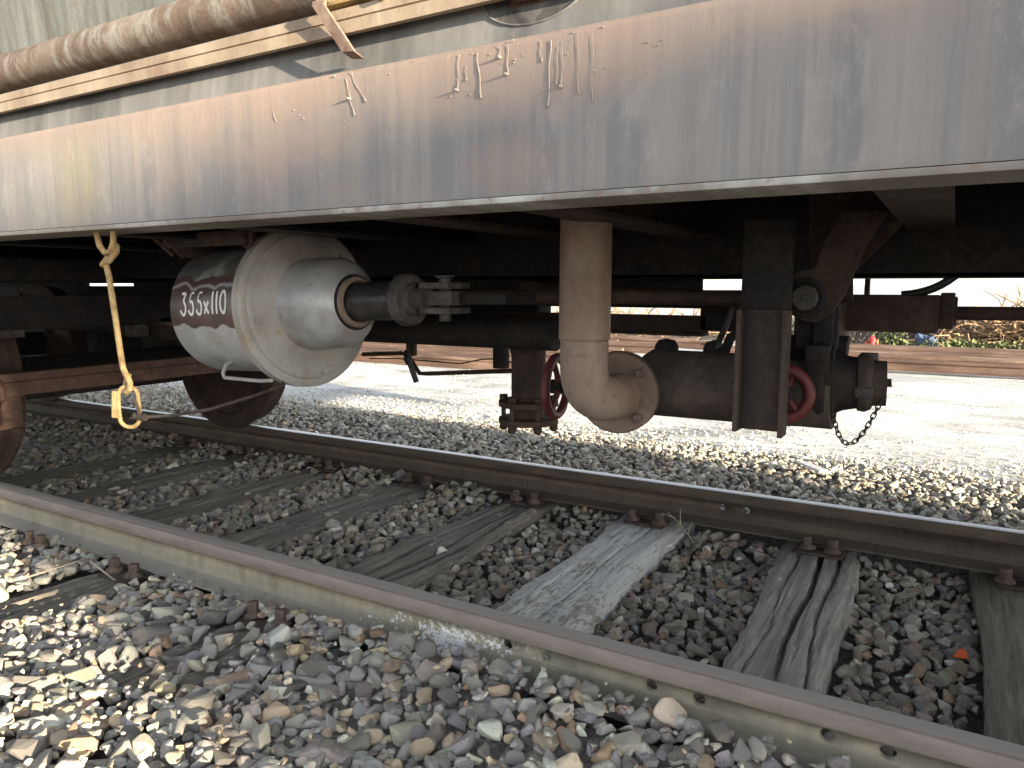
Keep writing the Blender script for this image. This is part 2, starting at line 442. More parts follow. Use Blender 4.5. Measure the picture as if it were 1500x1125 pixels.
# ------------------------------------------------------------------ mesh helpers
class MB:
    def __init__(s): s.bm = bmesh.new()
    def box(s, lo, hi, bev=0.0, M=None):
        x0, y0, z0 = lo; x1, y1, z1 = hi
        t = bmesh.new()
        bmesh.ops.create_cube(t, size=1)
        for v in t.verts:
            v.co = Vector(((x0 + x1) / 2 + v.co.x * (x1 - x0), (y0 + y1) / 2 + v.co.y * (y1 - y0), (z0 + z1) / 2 + v.co.z * (z1 - z0)))
        if bev:
            bmesh.ops.bevel(t, geom=t.edges[:], offset=bev, segments=2, affect='EDGES', profile=.5)
        s.add(t, M)
        return s
    def add(s, t, M=None):
        if M is not None: t.transform(M)
        me = bpy.data.meshes.new('tmp')
        t.to_mesh(me); t.free()
        s.bm.from_mesh(me)
        bpy.data.meshes.remove(me)
    def tube(s, pts, r, n=10, caps=True, closed=False):
        P = [Vector(p) for p in pts]
        k = len(P)
        rs = r if isinstance(r, (list, tuple)) else [r] * k
        bm = s.bm
        rings = []
        prev = None
        for i in range(k):
            if closed: d = P[(i + 1) % k] - P[i - 1]
            else: d = P[min(i + 1, k - 1)] - P[max(i - 1, 0)]
            d.normalize()
            if prev is None:
                a = Vector((0, 0, 1)) if abs(d.z) < .9 else Vector((1, 0, 0))
                u = d.cross(a).normalized()
            else:
                u = (prev - d * prev.dot(d)).normalized()
            prev = u
            w = d.cross(u)
            rings.append([bm.verts.new(P[i] + rs[i] * (math.cos(2 * math.pi * j / n) * u + math.sin(2 * math.pi * j / n) * w)) for j in range(n)])
        for i in range(k if closed else k - 1):
            a, b = rings[i], rings[(i + 1) % k]
            for j in range(n):
                bm.faces.new((a[j], a[(j + 1) % n], b[(j + 1) % n], b[j]))
        if caps and not closed:
            bm.faces.new(rings[0][::-1]); bm.faces.new(rings[-1])
        return s
    def lathe(s, o, ax, prof, n=32, close=True):
        # prof: (distance along ax, radius)
        o = Vector(o); d = Vector(ax).normalized()
        a = Vector((0, 0, 1)) if abs(d.z) < .9 else Vector((1, 0, 0))
        u = d.cross(a).normalized(); w = d.cross(u)
        bm = s.bm
        rings = []
        for t, r in prof:
            if r < 1e-6: rings.append([bm.verts.new(o + d * t)])
            else: rings.append([bm.verts.new(o + d * t + r * (math.cos(2 * math.pi * j / n) * u + math.sin(2 * math.pi * j / n) * w)) for j in range(n)])
        for a, b in zip(rings, rings[1:]):
            for j in range(n):
                j2 = (j + 1) % n
                if len(a) == 1 and len(b) == 1: continue
                if len(a) == 1: bm.faces.new((a[0], b[j2], b[j]))
                elif len(b) == 1: bm.faces.new((a[j], a[j2], b[0]))
                else: bm.faces.new((a[j], a[j2], b[j2], b[j]))
        if close:
            if len(rings[0]) > 1: bm.faces.new(rings[0][::-1])
            if len(rings[-1]) > 1: bm.faces.new(rings[-1])
        return s
    def prism(s, poly, axis, a0, a1):
        # poly: 2D points in the two other axes (in xyz order), extruded along axis from a0 to a1
        def P(p, a):
            if axis == 'x': return (a, p[0], p[1])
            if axis == 'y': return (p[0], a, p[1])
            return (p[0], p[1], a)
        bm = s.bm
        A = [bm.verts.new(P(p, a0)) for p in poly]
        B = [bm.verts.new(P(p, a1)) for p in poly]
        n = len(poly)
        for i in range(n):
            bm.faces.new((A[i], A[(i + 1) % n], B[(i + 1) % n], B[i]))
        bm.faces.new(A[::-1]); bm.faces.new(B)
        return s
    def hexbolt(s, o, ax, r, h, n=6, washer=0.0):
        o = Vector(o); d = Vector(ax).normalized()
        if washer:
            s.lathe(o, d, [(0, r * 1.45), (washer, r * 1.35)], 16)
            o = o + d * washer
        s.lathe(o, d, [(0, r), (h * .8, r), (h, r * .82)], n)
        return s
    def build(s, name, mat, parent=None, ang=38, M=None):
        bm = s.bm
        if M is not None: bm.transform(M)
        bmesh.ops.recalc_face_normals(bm, faces=bm.faces[:])
        for f in bm.faces: f.smooth = True
        for e in bm.edges:
            if len(e.link_faces) != 2 or e.calc_face_angle(3.2) > R(ang): e.smooth = False
        root = parent
        while root is not None and root.parent is not None: root = root.parent
        if root is not None:
            bm.transform(Matrix.Translation(-root.location))
        me = bpy.data.meshes.new(name)
        bm.to_mesh(me); bm.free()
        me.materials.append(MAT[mat] if isinstance(mat, str) else mat)
        o = bpy.data.objects.new(name, me)
        COL.objects.link(o)
        if parent is not None: o.parent = parent
        return o

def tag(o, label=None, cat=None, group=None, kind=None):
    if label: o['label'] = label
    if cat: o['category'] = cat
    if group: o['group'] = group
    if kind: o['kind'] = kind
    return o
def empty(name, loc, label, cat, group=None):
    o = bpy.data.objects.new(name, None)
    o.empty_display_size = .2
    o.location = loc
    COL.objects.link(o)
    return tag(o, label, cat, group)
def copy_tree(o, parent=None):
    c = o.copy()
    COL.objects.link(c)
    if parent is not None: c.parent = parent
    for ch in list(o.children): copy_tree(ch, c)
    return c
def bez(p0, p1, p2, n=8):
    return [tuple((1 - t) ** 2 * a + 2 * t * (1 - t) * b + t * t * c for a, b, c in zip(p0, p1, p2)) for t in (i / n for i in range(n + 1))]

# ------------------------------------------------------------------ the track: ground, ballast, rails, sleepers
Y_NEAR, Y_FAR = 1.556, 3.031
SLEEPERS = [  # x at near rail, x at far rail, half width, material, label
    (-4.16, -4.10, .125, 'sleeper_mossy', 'long dark sleeper farthest along the track, beneath the hook ring'),
    (-3.60, -3.56, .125, 'sleeper_dark', 'dark brown sleeper below the far wheel, next but one to the rotten sleepers'),
    (-2.99, -2.93, .125, 'sleeper_dark', 'thin dark sleeper nearly buried in grey stones left of the brake cylinder'),
    (-2.42, -2.28, .135, 'sleeper_streaked', 'split dark sleeper with pale streaks, half sunk under the brake cylinder'),
    (-1.70, -1.66, .14, 'sleeper_streaked', 'rotten grey sleeper with a pale worn ridge, left of the white sleeper'),
    (-1.035, -1.065, .145, 'sleeper_white', 'sleeper splashed with flaking white paint'),
    (-.33, -.375, .13, 'sleeper_grey', 'grey sleeper with deep black cracks, right of the white one'),
    (.27, .27, .14, 'sleeper_mossy', 'green stained sleeper at the right end of the track'),
]
def sleeper_x(k, y):
    a, b = SLEEPERS[k][0], SLEEPERS[k][1]
    return a + (b - a) * (y - Y_NEAR) / (Y_FAR - Y_NEAR)
def surf(x, y):
    """height of the stone tops across the track"""
    if y < 1.55:
        near = max(0.0, 1 - (1.55 - y) / .35)
        k = min(1.0, max(0.0, (x + 2.1) / .9))
        return -.142 + .062 * near * k + .022 * max(0.0, min(1.0, (1.15 - y) / .5)) + .012 * noise.noise(Vector((x * 2.3, y * 2.3, 0)))
    if y < 3.03:
        k = min(1.0, max(0.0, (x + 2.2) / 1.4))
        return -.168 - .042 * k + .045 * max(0.0, 1 - min(y - 1.62, 3.0 - y) / .22) + .014 * noise.noise(Vector((x * 2.3, y * 2.3, 5)))
    if y > 5.25: return yard_h(x, y) + .006
    s = min(1.0, max(0.0, (y - 4.1) / 1.1))
    return -.135 - .11 * s + .014 * noise.noise(Vector((x * 1.6, y * 1.6, 9)))

def sheet(name, xs, ys, hf, mat, kind='structure'):
    nx, ny = len(xs), len(ys)
    vs = [(x, y, hf(x, y)) for y in ys for x in xs]
    fs = [(j * nx + i, j * nx + i + 1, (j + 1) * nx + i + 1, (j + 1) * nx + i) for j in range(ny - 1) for i in range(nx - 1)]
    me = bpy.data.meshes.new(name)
    me.from_pydata(vs, [], fs)
    me.materials.append(MAT[mat])
    for p in me.polygons: p.use_smooth = True
    o = bpy.data.objects.new(name, me)
    COL.objects.link(o)
    return tag(o, kind=kind)
def spaced(a, b, h): return [a + (b - a) * i / max(1, round((b - a) / h)) for i in range(max(1, round((b - a) / h)) + 1)]
def yard_h(x, y):
    if 5.0 < y < 30 and abs(x) < 40: return -.245 + .012 * noise.noise(Vector((x * .7, y * .7, 2)))
    return -.245 if y > 4 else -.30
tag(sheet('yard_ground', [-900, -300, -100, -40] + spaced(-30, 12, .5) + [40, 100, 300, 900],
      [-900, -300, -60, -10, 0, 4.0, 4.9] + spaced(5.0, 17, .4) + [22, 30, 60, 150, 400, 1500], yard_h, 'yard_dust'),
    'pale dusty open yard behind the track with scattered gravel', None)
def bed_drop(x, y):
    d = .034
    if y < 1.5:
        d = .012
        for k in EXPOSED:
            if abs(x - sleeper_x(k, y)) < .26: d = .05
    return d
EXPOSED = {3: (1.0, 1.5, 1.0), 4: (1.0, 1.45, .72), 2: (1.1, 1.5, .8)}
ballast = sheet('ballast', spaced(-26, 14, .16), spaced(-3.2, 5.4, .05), lambda x, y: (-.235 if min(abs(y - Y_NEAR), abs(y - Y_FAR)) < .11 and x < 1.5 else surf(x, y) - bed_drop(x, y)) - (.08 if y > 5.25 or y < -3 else 0), 'ballast_fines')
tag(ballast, 'bed of loose angular ballast stones under and beside the rails')

tag(sheet('dark_ground', spaced(-40, 40, 2), spaced(-16, -2.9, .8), lambda x, y: -.19 + .02 * noise.noise(Vector((x, y, 0))), 'ballast_fines'), 'dark ground added behind the camera to cut bounced light')  # unseen dark sheet, added to weaken light bounced up under the wagon
# rails: flat-bottom profile (y, z), top at z = 0
def rail_profile(h=.145, foot=.065):
    half = [(0, 0), (.022, -.0008), (.029, -.004), (.033, -.011), (.0335, -.036), (.031, -.041), (.0095, -.052), (.008, -.062),
            (.008, -h + .034), (.011, -h + .024), (.03, -h + .015), (foot - .004, -h + .0095), (foot, -h + .007), (foot, -h)]
    return [(y, z) for y, z in half] + [(-y, z) for y, z in half[:0:-1]]
PROFILE = rail_profile()
def rail_mesh(x0, x1, y, z=0.0, wob=0.0):
    m = MB()
    m.prism([(y + a, z + b) for a, b in PROFILE], 'x', x0, x1)
    return m
def bore(o, holes, yc, r):
    """drill round bolt holes through a rail web"""
    c = MB()
    for hx, hz in holes: c.lathe((hx, yc - .1, hz), (0, 1, 0), [(0, r), (.2, r)], 20)
    co = c.build('drill', 'gasket')
    md = o.modifiers.new('b', 'BOOLEAN')
    md.operation = 'DIFFERENCE'; md.object = co; md.solver = 'EXACT'
    dg = bpy.context.evaluated_depsgraph_get()
    me = bpy.data.meshes.new_from_object(o.evaluated_get(dg))
    o.modifiers.clear()
    old = o.data; o.data = me
    bpy.data.objects.remove(co); bpy.data.meshes.remove(old)
nr = rail_mesh(-26, 14, Y_NEAR).build('rail', 'near_rail_rust', ang=30)
tag(nr, 'near rail, rusty brown along its head, with round bolt holes in the web', 'rail', 'rails of the track')
bore(nr, [(-.931, -.072), (-.818, -.072), (-.544, -.072), (-.432, -.073), (-.164, -.072), (-.053, -.072)], Y_NEAR, .0165)
fr = rail_mesh(-26, 14, Y_FAR).build('rail', 'far_rail_rust', ang=30)
tag(fr, 'far rail with shiny worn top under the wagon wheel', 'rail', 'rails of the track')
bore(fr, [(-.772, -.070), (-.675, -.070)], Y_FAR, .015)

# sleepers with base plates and coach screws
def coach_screw():
    m = MB()
    m.lathe((0, 0, 0), (0, 0, 1), [(0, .031), (.005, .0305), (.012, .022), (.017, .017)], 18)
    m.box((-.0145, -.0145, .014), (.0145, .0145, .045), .003)
    return m
def base_plate():
    m = MB()
    m.box((-.085, -.155, 0), (.085, .155, .012), .003)
    m.box((-.08, -.082, .011), (.08, -.068, .022), .003)
    m.box((-.08, .068, .011), (.08, .082, .022), .003)
    return m
plate0 = base_plate().build('base_plate', 'plate_rust')
screw0 = coach_screw().build('coach_screw', 'bolt_rust', plate0)
ZT = -.163
for k, (xa, xb, hw, mat, label) in enumerate(SLEEPERS):
    m = MB(); bm = m.bm
    nx, ny = 40, 120
    grid = {}
    sd_ = Vector((k * 7.7, 0, 0))
    y0, y1 = 1.0, 3.62
    slot = {6: [(.05, .011, 1.3, .06), (.50, .007, .9, .035), (-.55, .006, .5, .02)],
            3: [(-.2, .012, .8, .03), (.3, .014, .8, .03)], 4: [(.25, .015, .9, .03), (-.35, .012, .8, .022), (.6, .012, .7, .03)]}.get(k, [(.15, .006, .7, .012)])
    for j in range(ny + 1):
        y = y0 + (y1 - y0) * j / ny
        cx = sleeper_x(k, y)
        for i in range(nx + 1):
            s = -1 + 2 * i / nx
            edge = .026 * noise.noise(Vector((s * .6, y * 2.2, 3)) + sd_) + .010 * noise.noise(Vector((0, y * 18, 9)) + sd_)
            wear = {3: .02, 4: .024, 6: .008, 2: .012}.get(k, .006)
            z = ZT + wear * noise.noise(Vector((s * 2.0, y * 1.6, 0)) + sd_) + .004 * noise.noise(Vector((s * 7, y * 4, 4)) + sd_)
            fib = noise.noise(Vector((s * 11 + .8 * noise.noise(Vector((s, y * 2, 1)) + sd_), y * 1.0, 6)) + sd_)
            z -= (.010 if k != 5 else .004) * max(0, fib - .12) + .004 * max(0, noise.noise(Vector((s * 24, y * 1.6, 2)) + sd_))
            z -= .016 * max(0, abs(s) - .78) / .22 * (1 + noise.noise(Vector((s * 2, y * 6, 7)) + sd_))
            for (c, w, ln, dp) in slot:
                cc = c + .22 * noise.noise(Vector((c * 9, y * 1.9, 2)) + sd_) + .05 * noise.noise(Vector((c * 9, y * 9, 2)) + sd_)
                d = abs(s - cc) * hw
                if d < w: z -= dp * (1 - d / w) * max(0, .35 + ln * noise.noise(Vector((c * 5, y * 1.4, 8)) + sd_) + .3)
            seat = min(abs(y - Y_NEAR), abs(y - Y_FAR))
            if seat < .18: z = min(z, ZT) + 0.0
            grid[i, j] = bm.verts.new((cx + s * (hw + edge * (1 if s > 0 else -1) * abs(s)), y, z))
    low = {}
    for j in range(ny + 1):
        y = y0 + (y1 - y0) * j / ny
        for i in (0, nx):
            p = grid[i, j].co
            low[i, j] = bm.verts.new((p.x, y, ZT - .14))
    for j in range(ny):
        for i in range(nx):
            bm.faces.new((grid[i, j], grid[i + 1, j], grid[i + 1, j + 1], grid[i, j + 1]))
        bm.faces.new((low[0, j], grid[0, j], grid[0, j + 1], low[0, j + 1]))
        bm.faces.new((grid[nx, j], low[nx, j], low[nx, j + 1], grid[nx, j + 1]))
    for j in (0, ny):
        bm.faces.new([grid[i, j] for i in range(nx + 1)] + [low[nx, j], low[0, j]])
    o = m.build('sleeper', mat, ang=50)
    tag(o, label, 'sleeper', 'sleepers under the rails')
    rr = random.Random(k)
    for yr in (Y_NEAR, Y_FAR):
        b = plate0 if (k == 0 and yr == Y_NEAR) else plate0.copy()
        if b is not plate0: COL.objects.link(b)
        b.parent = o
        b.location = (sleeper_x(k, yr), yr, ZT + .002)
        for q, (sx, sy) in enumerate(((-.05, -.112), (.05, -.112), (-.05, .112), (.05, .112))):
            if rr.random() < .2 and sy > 0 and yr == Y_NEAR: continue
            c = screw0 if (b is plate0 and q == 0) else screw0.copy()
            if c is not screw0: COL.objects.link(c)
            c.parent = b
            c.location = (sx + rr.uniform(-.012, .012), sy, .012 + rr.uniform(0, .004))
            c.rotation_euler = (rr.uniform(-.1, .1), rr.uniform(-.1, .1), rr.uniform(0, 1.5))

# ------------------------------------------------------------------ ballast stones
def hull_stone(seed, npts, flat):
    rs = np.random.default_rng(seed)
    p = rs.normal(size=(npts, 3))
    p /= np.linalg.norm(p, axis=1)[:, None]
    p *= rs.uniform(.72, 1.08, (npts, 1))
    p = np.sign(p) * np.abs(p) ** .85
    p *= np.array([1.0, rs.uniform(.68, .95), flat])
    bm = bmesh.new()
    for v in p: bm.verts.new(v)
    r = bmesh.ops.convex_hull(bm, input=bm.verts[:])
    junk = [g for g in r['geom_interior'] if isinstance(g, bmesh.types.BMVert)]
    bmesh.ops.delete(bm, geom=junk, context='VERTS')
    bmesh.ops.remove_doubles(bm, verts=bm.verts[:], dist=.16)
    bmesh.ops.dissolve_limit(bm, angle_limit=R(12), verts=bm.verts[:], edges=bm.edges[:])
    return bm
STONES = [hull_stone(100 + i, (13, 16, 18, 15)[i % 4], (.55, .7, .62, .8, .48)[i % 5]) for i in range(14)]
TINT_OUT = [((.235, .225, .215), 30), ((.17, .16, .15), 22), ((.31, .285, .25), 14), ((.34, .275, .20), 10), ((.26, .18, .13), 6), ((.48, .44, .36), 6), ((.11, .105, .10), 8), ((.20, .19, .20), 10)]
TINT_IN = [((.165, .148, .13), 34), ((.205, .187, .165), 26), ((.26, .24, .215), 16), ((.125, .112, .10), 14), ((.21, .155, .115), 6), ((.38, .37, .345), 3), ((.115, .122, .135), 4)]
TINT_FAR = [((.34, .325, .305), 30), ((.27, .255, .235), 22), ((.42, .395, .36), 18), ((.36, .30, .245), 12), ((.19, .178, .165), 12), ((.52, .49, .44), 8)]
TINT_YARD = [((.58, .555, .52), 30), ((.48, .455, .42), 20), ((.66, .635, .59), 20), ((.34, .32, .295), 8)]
def pick(tab, n):
    w = np.array([t[1] for t in tab], float); w /= w.sum()
    idx = rng.choice(len(tab), n, p=w)
    c = np.array([t[0] for t in tab])[idx]
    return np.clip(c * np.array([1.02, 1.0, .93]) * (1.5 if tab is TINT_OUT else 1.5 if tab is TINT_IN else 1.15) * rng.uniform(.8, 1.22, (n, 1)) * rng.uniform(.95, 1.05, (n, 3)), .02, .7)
EXPOSED = {3: (1.0, 1.5, 1.0), 4: (1.0, 1.45, .72), 2: (1.1, 1.5, .8)}
def blocked(x, y, r):
    if abs(y - Y_NEAR) < .050 + r * .15 or abs(y - Y_FAR) < .050 + r * .15:
        return not (abs(y - Y_NEAR) < .050 + r * .15 and y < Y_NEAR and abs(y - Y_NEAR) > .035 + r * .6 and x > -1.35)
    for k, sl in enumerate(SLEEPERS):
        if abs(x - sleeper_x(k, y)) < sl[2] + .25 * r:
            if Y_NEAR < y < Y_FAR:
                if random.random() < (.16 if k < 3 else .08 if k < 5 else .004): return False
                return abs(x - sleeper_x(k, y)) < sl[2] + .012 and True
            if y < Y_NEAR and k in EXPOSED:
                a, b, pr = EXPOSED[k]
                if a < y < b and random.random() < pr: return True
    return False
pts = []
def scatter(x0, x1, y0, y1, cell, rmin, rmax, tab, lift, fill=1.0):
    nx, ny = int((x1 - x0) / cell), int((y1 - y0) / cell)
    out = []
    for j in range(ny):
        for i in range(nx):
            if random.random() > fill: continue
            x = x0 + (i + random.uniform(.0, 1.0)) * cell
            y = y0 + (j + random.uniform(.0, 1.0)) * cell
            r = rmin + (rmax - rmin) * random.random() ** 2.4
            if blocked(x, y, r): continue
            out.append((x, y, surf(x, y) - r * .55 + lift * random.uniform(.2, 1), r))
    if not out: return
    a = np.array(out)
    pts.append((a, pick(tab, len(a))))
scatter(-3.3, .5, .35, 1.55, .034, .018, .040, TINT_OUT, .0)
scatter(-3.3, .5, .35, 1.52, .064, .029, .062, TINT_OUT, .022, .95)
scatter(-3.3, .5, .35, 1.46, .17, .052, .080, TINT_OUT, .020, .75)
scatter(-3.3, .5, .35, 1.52, .05, .007, .016, TINT_OUT, .028, .5)
scatter(-5.0, -3.3, .6, 1.55, .05, .015, .04, TINT_OUT, .01)
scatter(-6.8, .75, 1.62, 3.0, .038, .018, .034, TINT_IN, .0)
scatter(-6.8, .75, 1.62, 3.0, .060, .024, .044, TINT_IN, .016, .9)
scatter(-9.5, 1.4, 3.08, 4.75, .044, .016, .033, TINT_FAR, .006)
scatter(-9.5, 1.4, 3.08, 4.7, .070, .022, .042, TINT_FAR, .016, .85)
scatter(-9.5, 1.6, 4.7, 5.35, .06, .010, .024, TINT_FAR + TINT_YARD, .008, .8)
scatter(-9.5, 2.2, 5.3, 8.5, .12, .005, .018, TINT_YARD, .003, .6)
scatter(-9.5, 2.2, 4.9, 5.9, .06, .007, .022, TINT_YARD, .006, .6)
P = np.concatenate([a for a, _ in pts]); T = np.concatenate([t for _, t in pts])
N = len(P)
# projected size, to choose the 300 stones that show largest
rel = P[:, :3] - np.array([0, 0, EYE])
cr, cu, cf = (np.array(v) for v in (right, up, fwd))
dz = rel @ cf
px, py = 1090 * (rel @ cr) / dz, -1090 * (rel @ cu) / dz
size = P[:, 3] / dz
vis = (dz > .2) & (np.abs(px) < 745) & (np.abs(py) < 555)
buried = P[:, 2] < np.array([surf(x, y) for x, y in P[:, :2]]) - P[:, 3] * .5
size[~vis | buried] = 0
order = np.argsort(-size)
big = order[:300]; rest = order[300:]
smesh = []
NEARS = []
for i, bm in enumerate(STONES):
    for f in bm.faces: f.smooth = False
    b2 = bm.copy()
    bmesh.ops.bevel(b2, geom=b2.edges[:], offset=.09, segments=1, affect='EDGES', profile=.5, clamp_overlap=True)
    bmesh.ops.triangulate(b2, faces=[f for f in b2.faces if len(f.verts) > 4])
    me = bpy.data.meshes.new('ballast_stone')
    b2.to_mesh(me); b2.free()
    me.materials.append(MAT['stone_part'])
    smesh.append(me)
    b3 = bm.copy()
    bmesh.ops.bevel(b3, geom=b3.edges[:], offset=.085, segments=1, affect='EDGES', profile=.5, clamp_overlap=True)
    bmesh.ops.triangulate(b3, faces=b3.faces[:])
    NEARS.append(b3)
    bmesh.ops.triangulate(bm, faces=bm.faces[:])
def stone_rot(n):
    a = rng.uniform(0, 2 * math.pi, n)
    return np.stack([rng.normal(0, .38, n), rng.normal(0, .38, n), a], 1)
ROT = stone_rot(N)
SCL = np.stack([rng.uniform(.85, 1.2, N), rng.uniform(.8, 1.1, N), rng.uniform(.8, 1.15, N)], 1)
for q in big:
    o = bpy.data.objects.new('ballast_stone', smesh[int(rng.integers(len(smesh)))])
    COL.objects.link(o)
    o.parent = ballast
    o.location = P[q, :3]
    o.rotation_euler = ROT[q]
    o.scale = P[q, 3] * SCL[q]
    o.color = (*T[q], 1)
V, F, C = [], [], []
off = 0
tid = rng.integers(len(STONES), size=N)
near_ = (P[:, 1] < 1.6) | ((P[:, 1] < 3.0) & (P[:, 0] > -2.4) & (P[:, 3] > .022))
for i, bm, sel in [(i, s, ~near_) for i, s in enumerate(STONES)] + [(i, s, near_) for i, s in enumerate(NEARS)]:
    bm.verts.ensure_lookup_table()
    bm.verts.index_update()
    base = np.array([v.co[:] for v in bm.verts])
    tri = np.array([[v.index for v in f.verts] for f in bm.faces])
    idx = rest[(tid[rest] == i) & sel[rest]]
    cx, sx = np.cos(ROT[idx, 0]), np.sin(ROT[idx, 0]); cy, sy = np.cos(ROT[idx, 1]), np.sin(ROT[idx, 1]); cz, sz = np.cos(ROT[idx, 2]), np.sin(ROT[idx, 2])
    one, zero = np.ones_like(cx), np.zeros_like(cx)
    RX = np.stack([one, zero, zero, zero, cx, -sx, zero, sx, cx], 1).reshape(-1, 3, 3)
    RY = np.stack([cy, zero, sy, zero, one, zero, -sy, zero, cy], 1).reshape(-1, 3, 3)
    RZ = np.stack([cz, -sz, zero, sz, cz, zero, zero, zero, one], 1).reshape(-1, 3, 3)
    RM = RZ @ RY @ RX
    loc = base[None] * SCL[idx][:, None] * P[idx, 3][:, None, None]
    w = np.einsum('nij,nkj->nki', RM, loc) + P[idx, None, :3]
    V.append(w.reshape(-1, 3))
    F.append((tri[None] + (off + np.arange(len(idx)) * len(base))[:, None, None]).reshape(-1, 3))
    C.append(np.repeat(T[idx], len(tri), 0))
    off += len(idx) * len(base)
    bm.free()
smooth_ = []
V = np.concatenate(V); F = np.concatenate(F); C = np.concatenate(C)
me = bpy.data.meshes.new('small_stones')
me.vertices.add(len(V)); me.vertices.foreach_set('co', V.astype(np.float32).ravel())
me.loops.add(F.size); me.loops.foreach_set('vertex_index', F.astype(np.int32).ravel())
me.polygons.add(len(F)); me.polygons.foreach_set('loop_start', np.arange(0, F.size, 3, dtype=np.int32))
me.update(calc_edges=True)
me.polygons.foreach_set('use_smooth', np.zeros(len(F), bool))
at = me.attributes.new('tint', 'FLOAT_COLOR', 'FACE')
at.data.foreach_set('color', np.concatenate([C, np.ones((len(C), 1))], 1).astype(np.float32).ravel())
me.materials.append(MAT['stone_mass'])
o = bpy.data.objects.new('small_stones', me)
COL.objects.link(o)
o.parent = ballast
tag(o, kind='stuff')
print('stones', N, 'tris', len(F))

# ------------------------------------------------------------------ the wagon
XL, XR = -9.5, 5.0
wagon = empty('freight_wagon', (-1.0, 2.306, 0), 'weathered grey freight wagon standing on the track, seen from low beside its underframe', 'wagon')
def part(m, name, mat, parent=None, label=None, ang=38, M=None):
    o = m.build(name, mat, parent or wagon, ang, M)
    if label: o['label'] = label
    return o

# side sill: web with rolled top fold and a bottom edge strip
m = MB()
prof = [(1.050, .985), (1.050, 1.212), (1.0515, 1.219), (1.056, 1.2245), (1.062, 1.227), (1.062, 1.221), (1.058, 1.217), (1.058, .985)]
xs = spaced(XL, XR, .25)
rings = [[m.bm.verts.new((x, y + .0022 * noise.noise(Vector((x * .9, z * 4, 1))), z)) for y, z in prof] for x in xs]
for a, b in zip(rings, rings[1:]):
    for j in range(len(prof)):
        k = (j + 1) % len(prof)
        m.bm.faces.new((a[j], a[k], b[k], b[j]))
m.bm.faces.new(rings[0]); m.bm.faces.new(rings[-1][::-1])
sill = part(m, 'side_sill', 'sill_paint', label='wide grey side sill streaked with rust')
m = MB(); m.box((XL, 1.0455, .973), (XR, 1.17, .9835), .002)
part(m, 'sill_lip', 'lip_paint', sill)
# drips of paint hanging on the sill, below the fold
DR = [(-.966, 1.211, -.948, 1.144), (-.953, 1.221, -.920, 1.165), (-.720, 1.215, -.723, 1.159), (-.684, 1.212, -.677, 1.141), (-.642, 1.219, -.641, 1.198),
      (-.627, 1.220, -.628, 1.171), (-.569, 1.213, -.568, 1.181), (-.552, 1.210, -.556, 1.114), (-.539, 1.200, -.541, 1.144), (-.531, 1.205, -.533, 1.140),
      (-.506, 1.217, -.504, 1.125), (-.482, 1.208, -.482, 1.112), (-1.156, 1.176, -1.148, 1.156), (-.958, 1.19, -.957, 1.174), (-.706, 1.195, -.706, 1.172)]
for i, (xa, za, xb, zb) in enumerate(DR):
    k = 9; rr = random.Random(i)
    big = i in (3, 7)
    ps, rs = [], []
    for j in range(k):
        t = j / (k - 1)
        ps.append((xa + (xb - xa) * (t ** 1.3) + .0012 * math.sin(t * 9 + i), 1.0498 - .0006, za + (zb - za) * t))
        rs.append((.0012 if big else .0006) * (.55 + .45 * t + .25 * math.sin(t * 13 + i)) + (.0006 if j >= k - 2 else 0))
    m = MB(); m.tube(ps, rs, 6)
    if i in (2, 4, 5, 9, 13):
        m.lathe((xb, 1.05, zb), (0, -1, 0), [(0, .0022), (.006, .0020), (.010, .0010), (.011, 0)], 8)
    part(m, 'paint_drip', 'drip_paint', sill)
m = MB()
rr = random.Random(5)
for i in range(46):
    x = rr.choice((rr.gauss(-.6, .11), rr.uniform(-1.1, -.35)))
    z = rr.uniform(1.135, 1.222) if rr.random() < .75 else rr.uniform(1.0, 1.2)
    r = rr.uniform(.0006, .0019)
    m.lathe((x, 1.05, z), (0, -1, 0), [(-.001, r), (r * .7, r * .8), (r * 1.1, 0)], 6)
o = part(m, 'weld_spatter', 'drip_paint', sill); o['kind'] = 'stuff'

# leaning cradle plate above the fold, with a notch
def plate_y(z): return 1.062 + (z - 1.225) * .16
m = MB()
NX, NZ, NRX, NRZ = -.594, 1.300, .092, .053
out = [(XL, 1.222), (XR, 1.222), (XR, 1.345)]
arc = [(NX + NRX * math.cos(a), NZ - NRZ * math.sin(a)) for a in [math.pi * i / 24 for i in range(25)]]
out += [(NX + NRX, 1.345)] + arc + [(NX - NRX, 1.345), (XL, 1.345)]
f = [m.bm.verts.new((x, plate_y(z), z)) for x, z in out]
g = [m.bm.verts.new((x, plate_y(z) + .012, z)) for x, z in out]
n_ = len(out)
ff = m.bm.faces.new(f); gg = m.bm.faces.new(g[::-1])
for i in range(n_): m.bm.faces.new((f[i], g[i], g[(i + 1) % n_], f[(i + 1) % n_]))
bmesh.ops.triangulate(m.bm, faces=[ff, gg])
part(m, 'cradle_plate', 'cradle_paint')
m = MB()
ra = [(NX + (NRX + .003) * math.cos(a), plate_y(NZ - NRZ * math.sin(a)) - .0015, NZ - (NRZ + .002) * math.sin(a)) for a in [math.pi * i / 24 for i in range(25)]]
m.tube(ra, [.0012 + .0010 * abs(math.sin(i * 1.7)) for i in range(25)], 6)
part(m, 'weld_bead', 'cradle_paint')
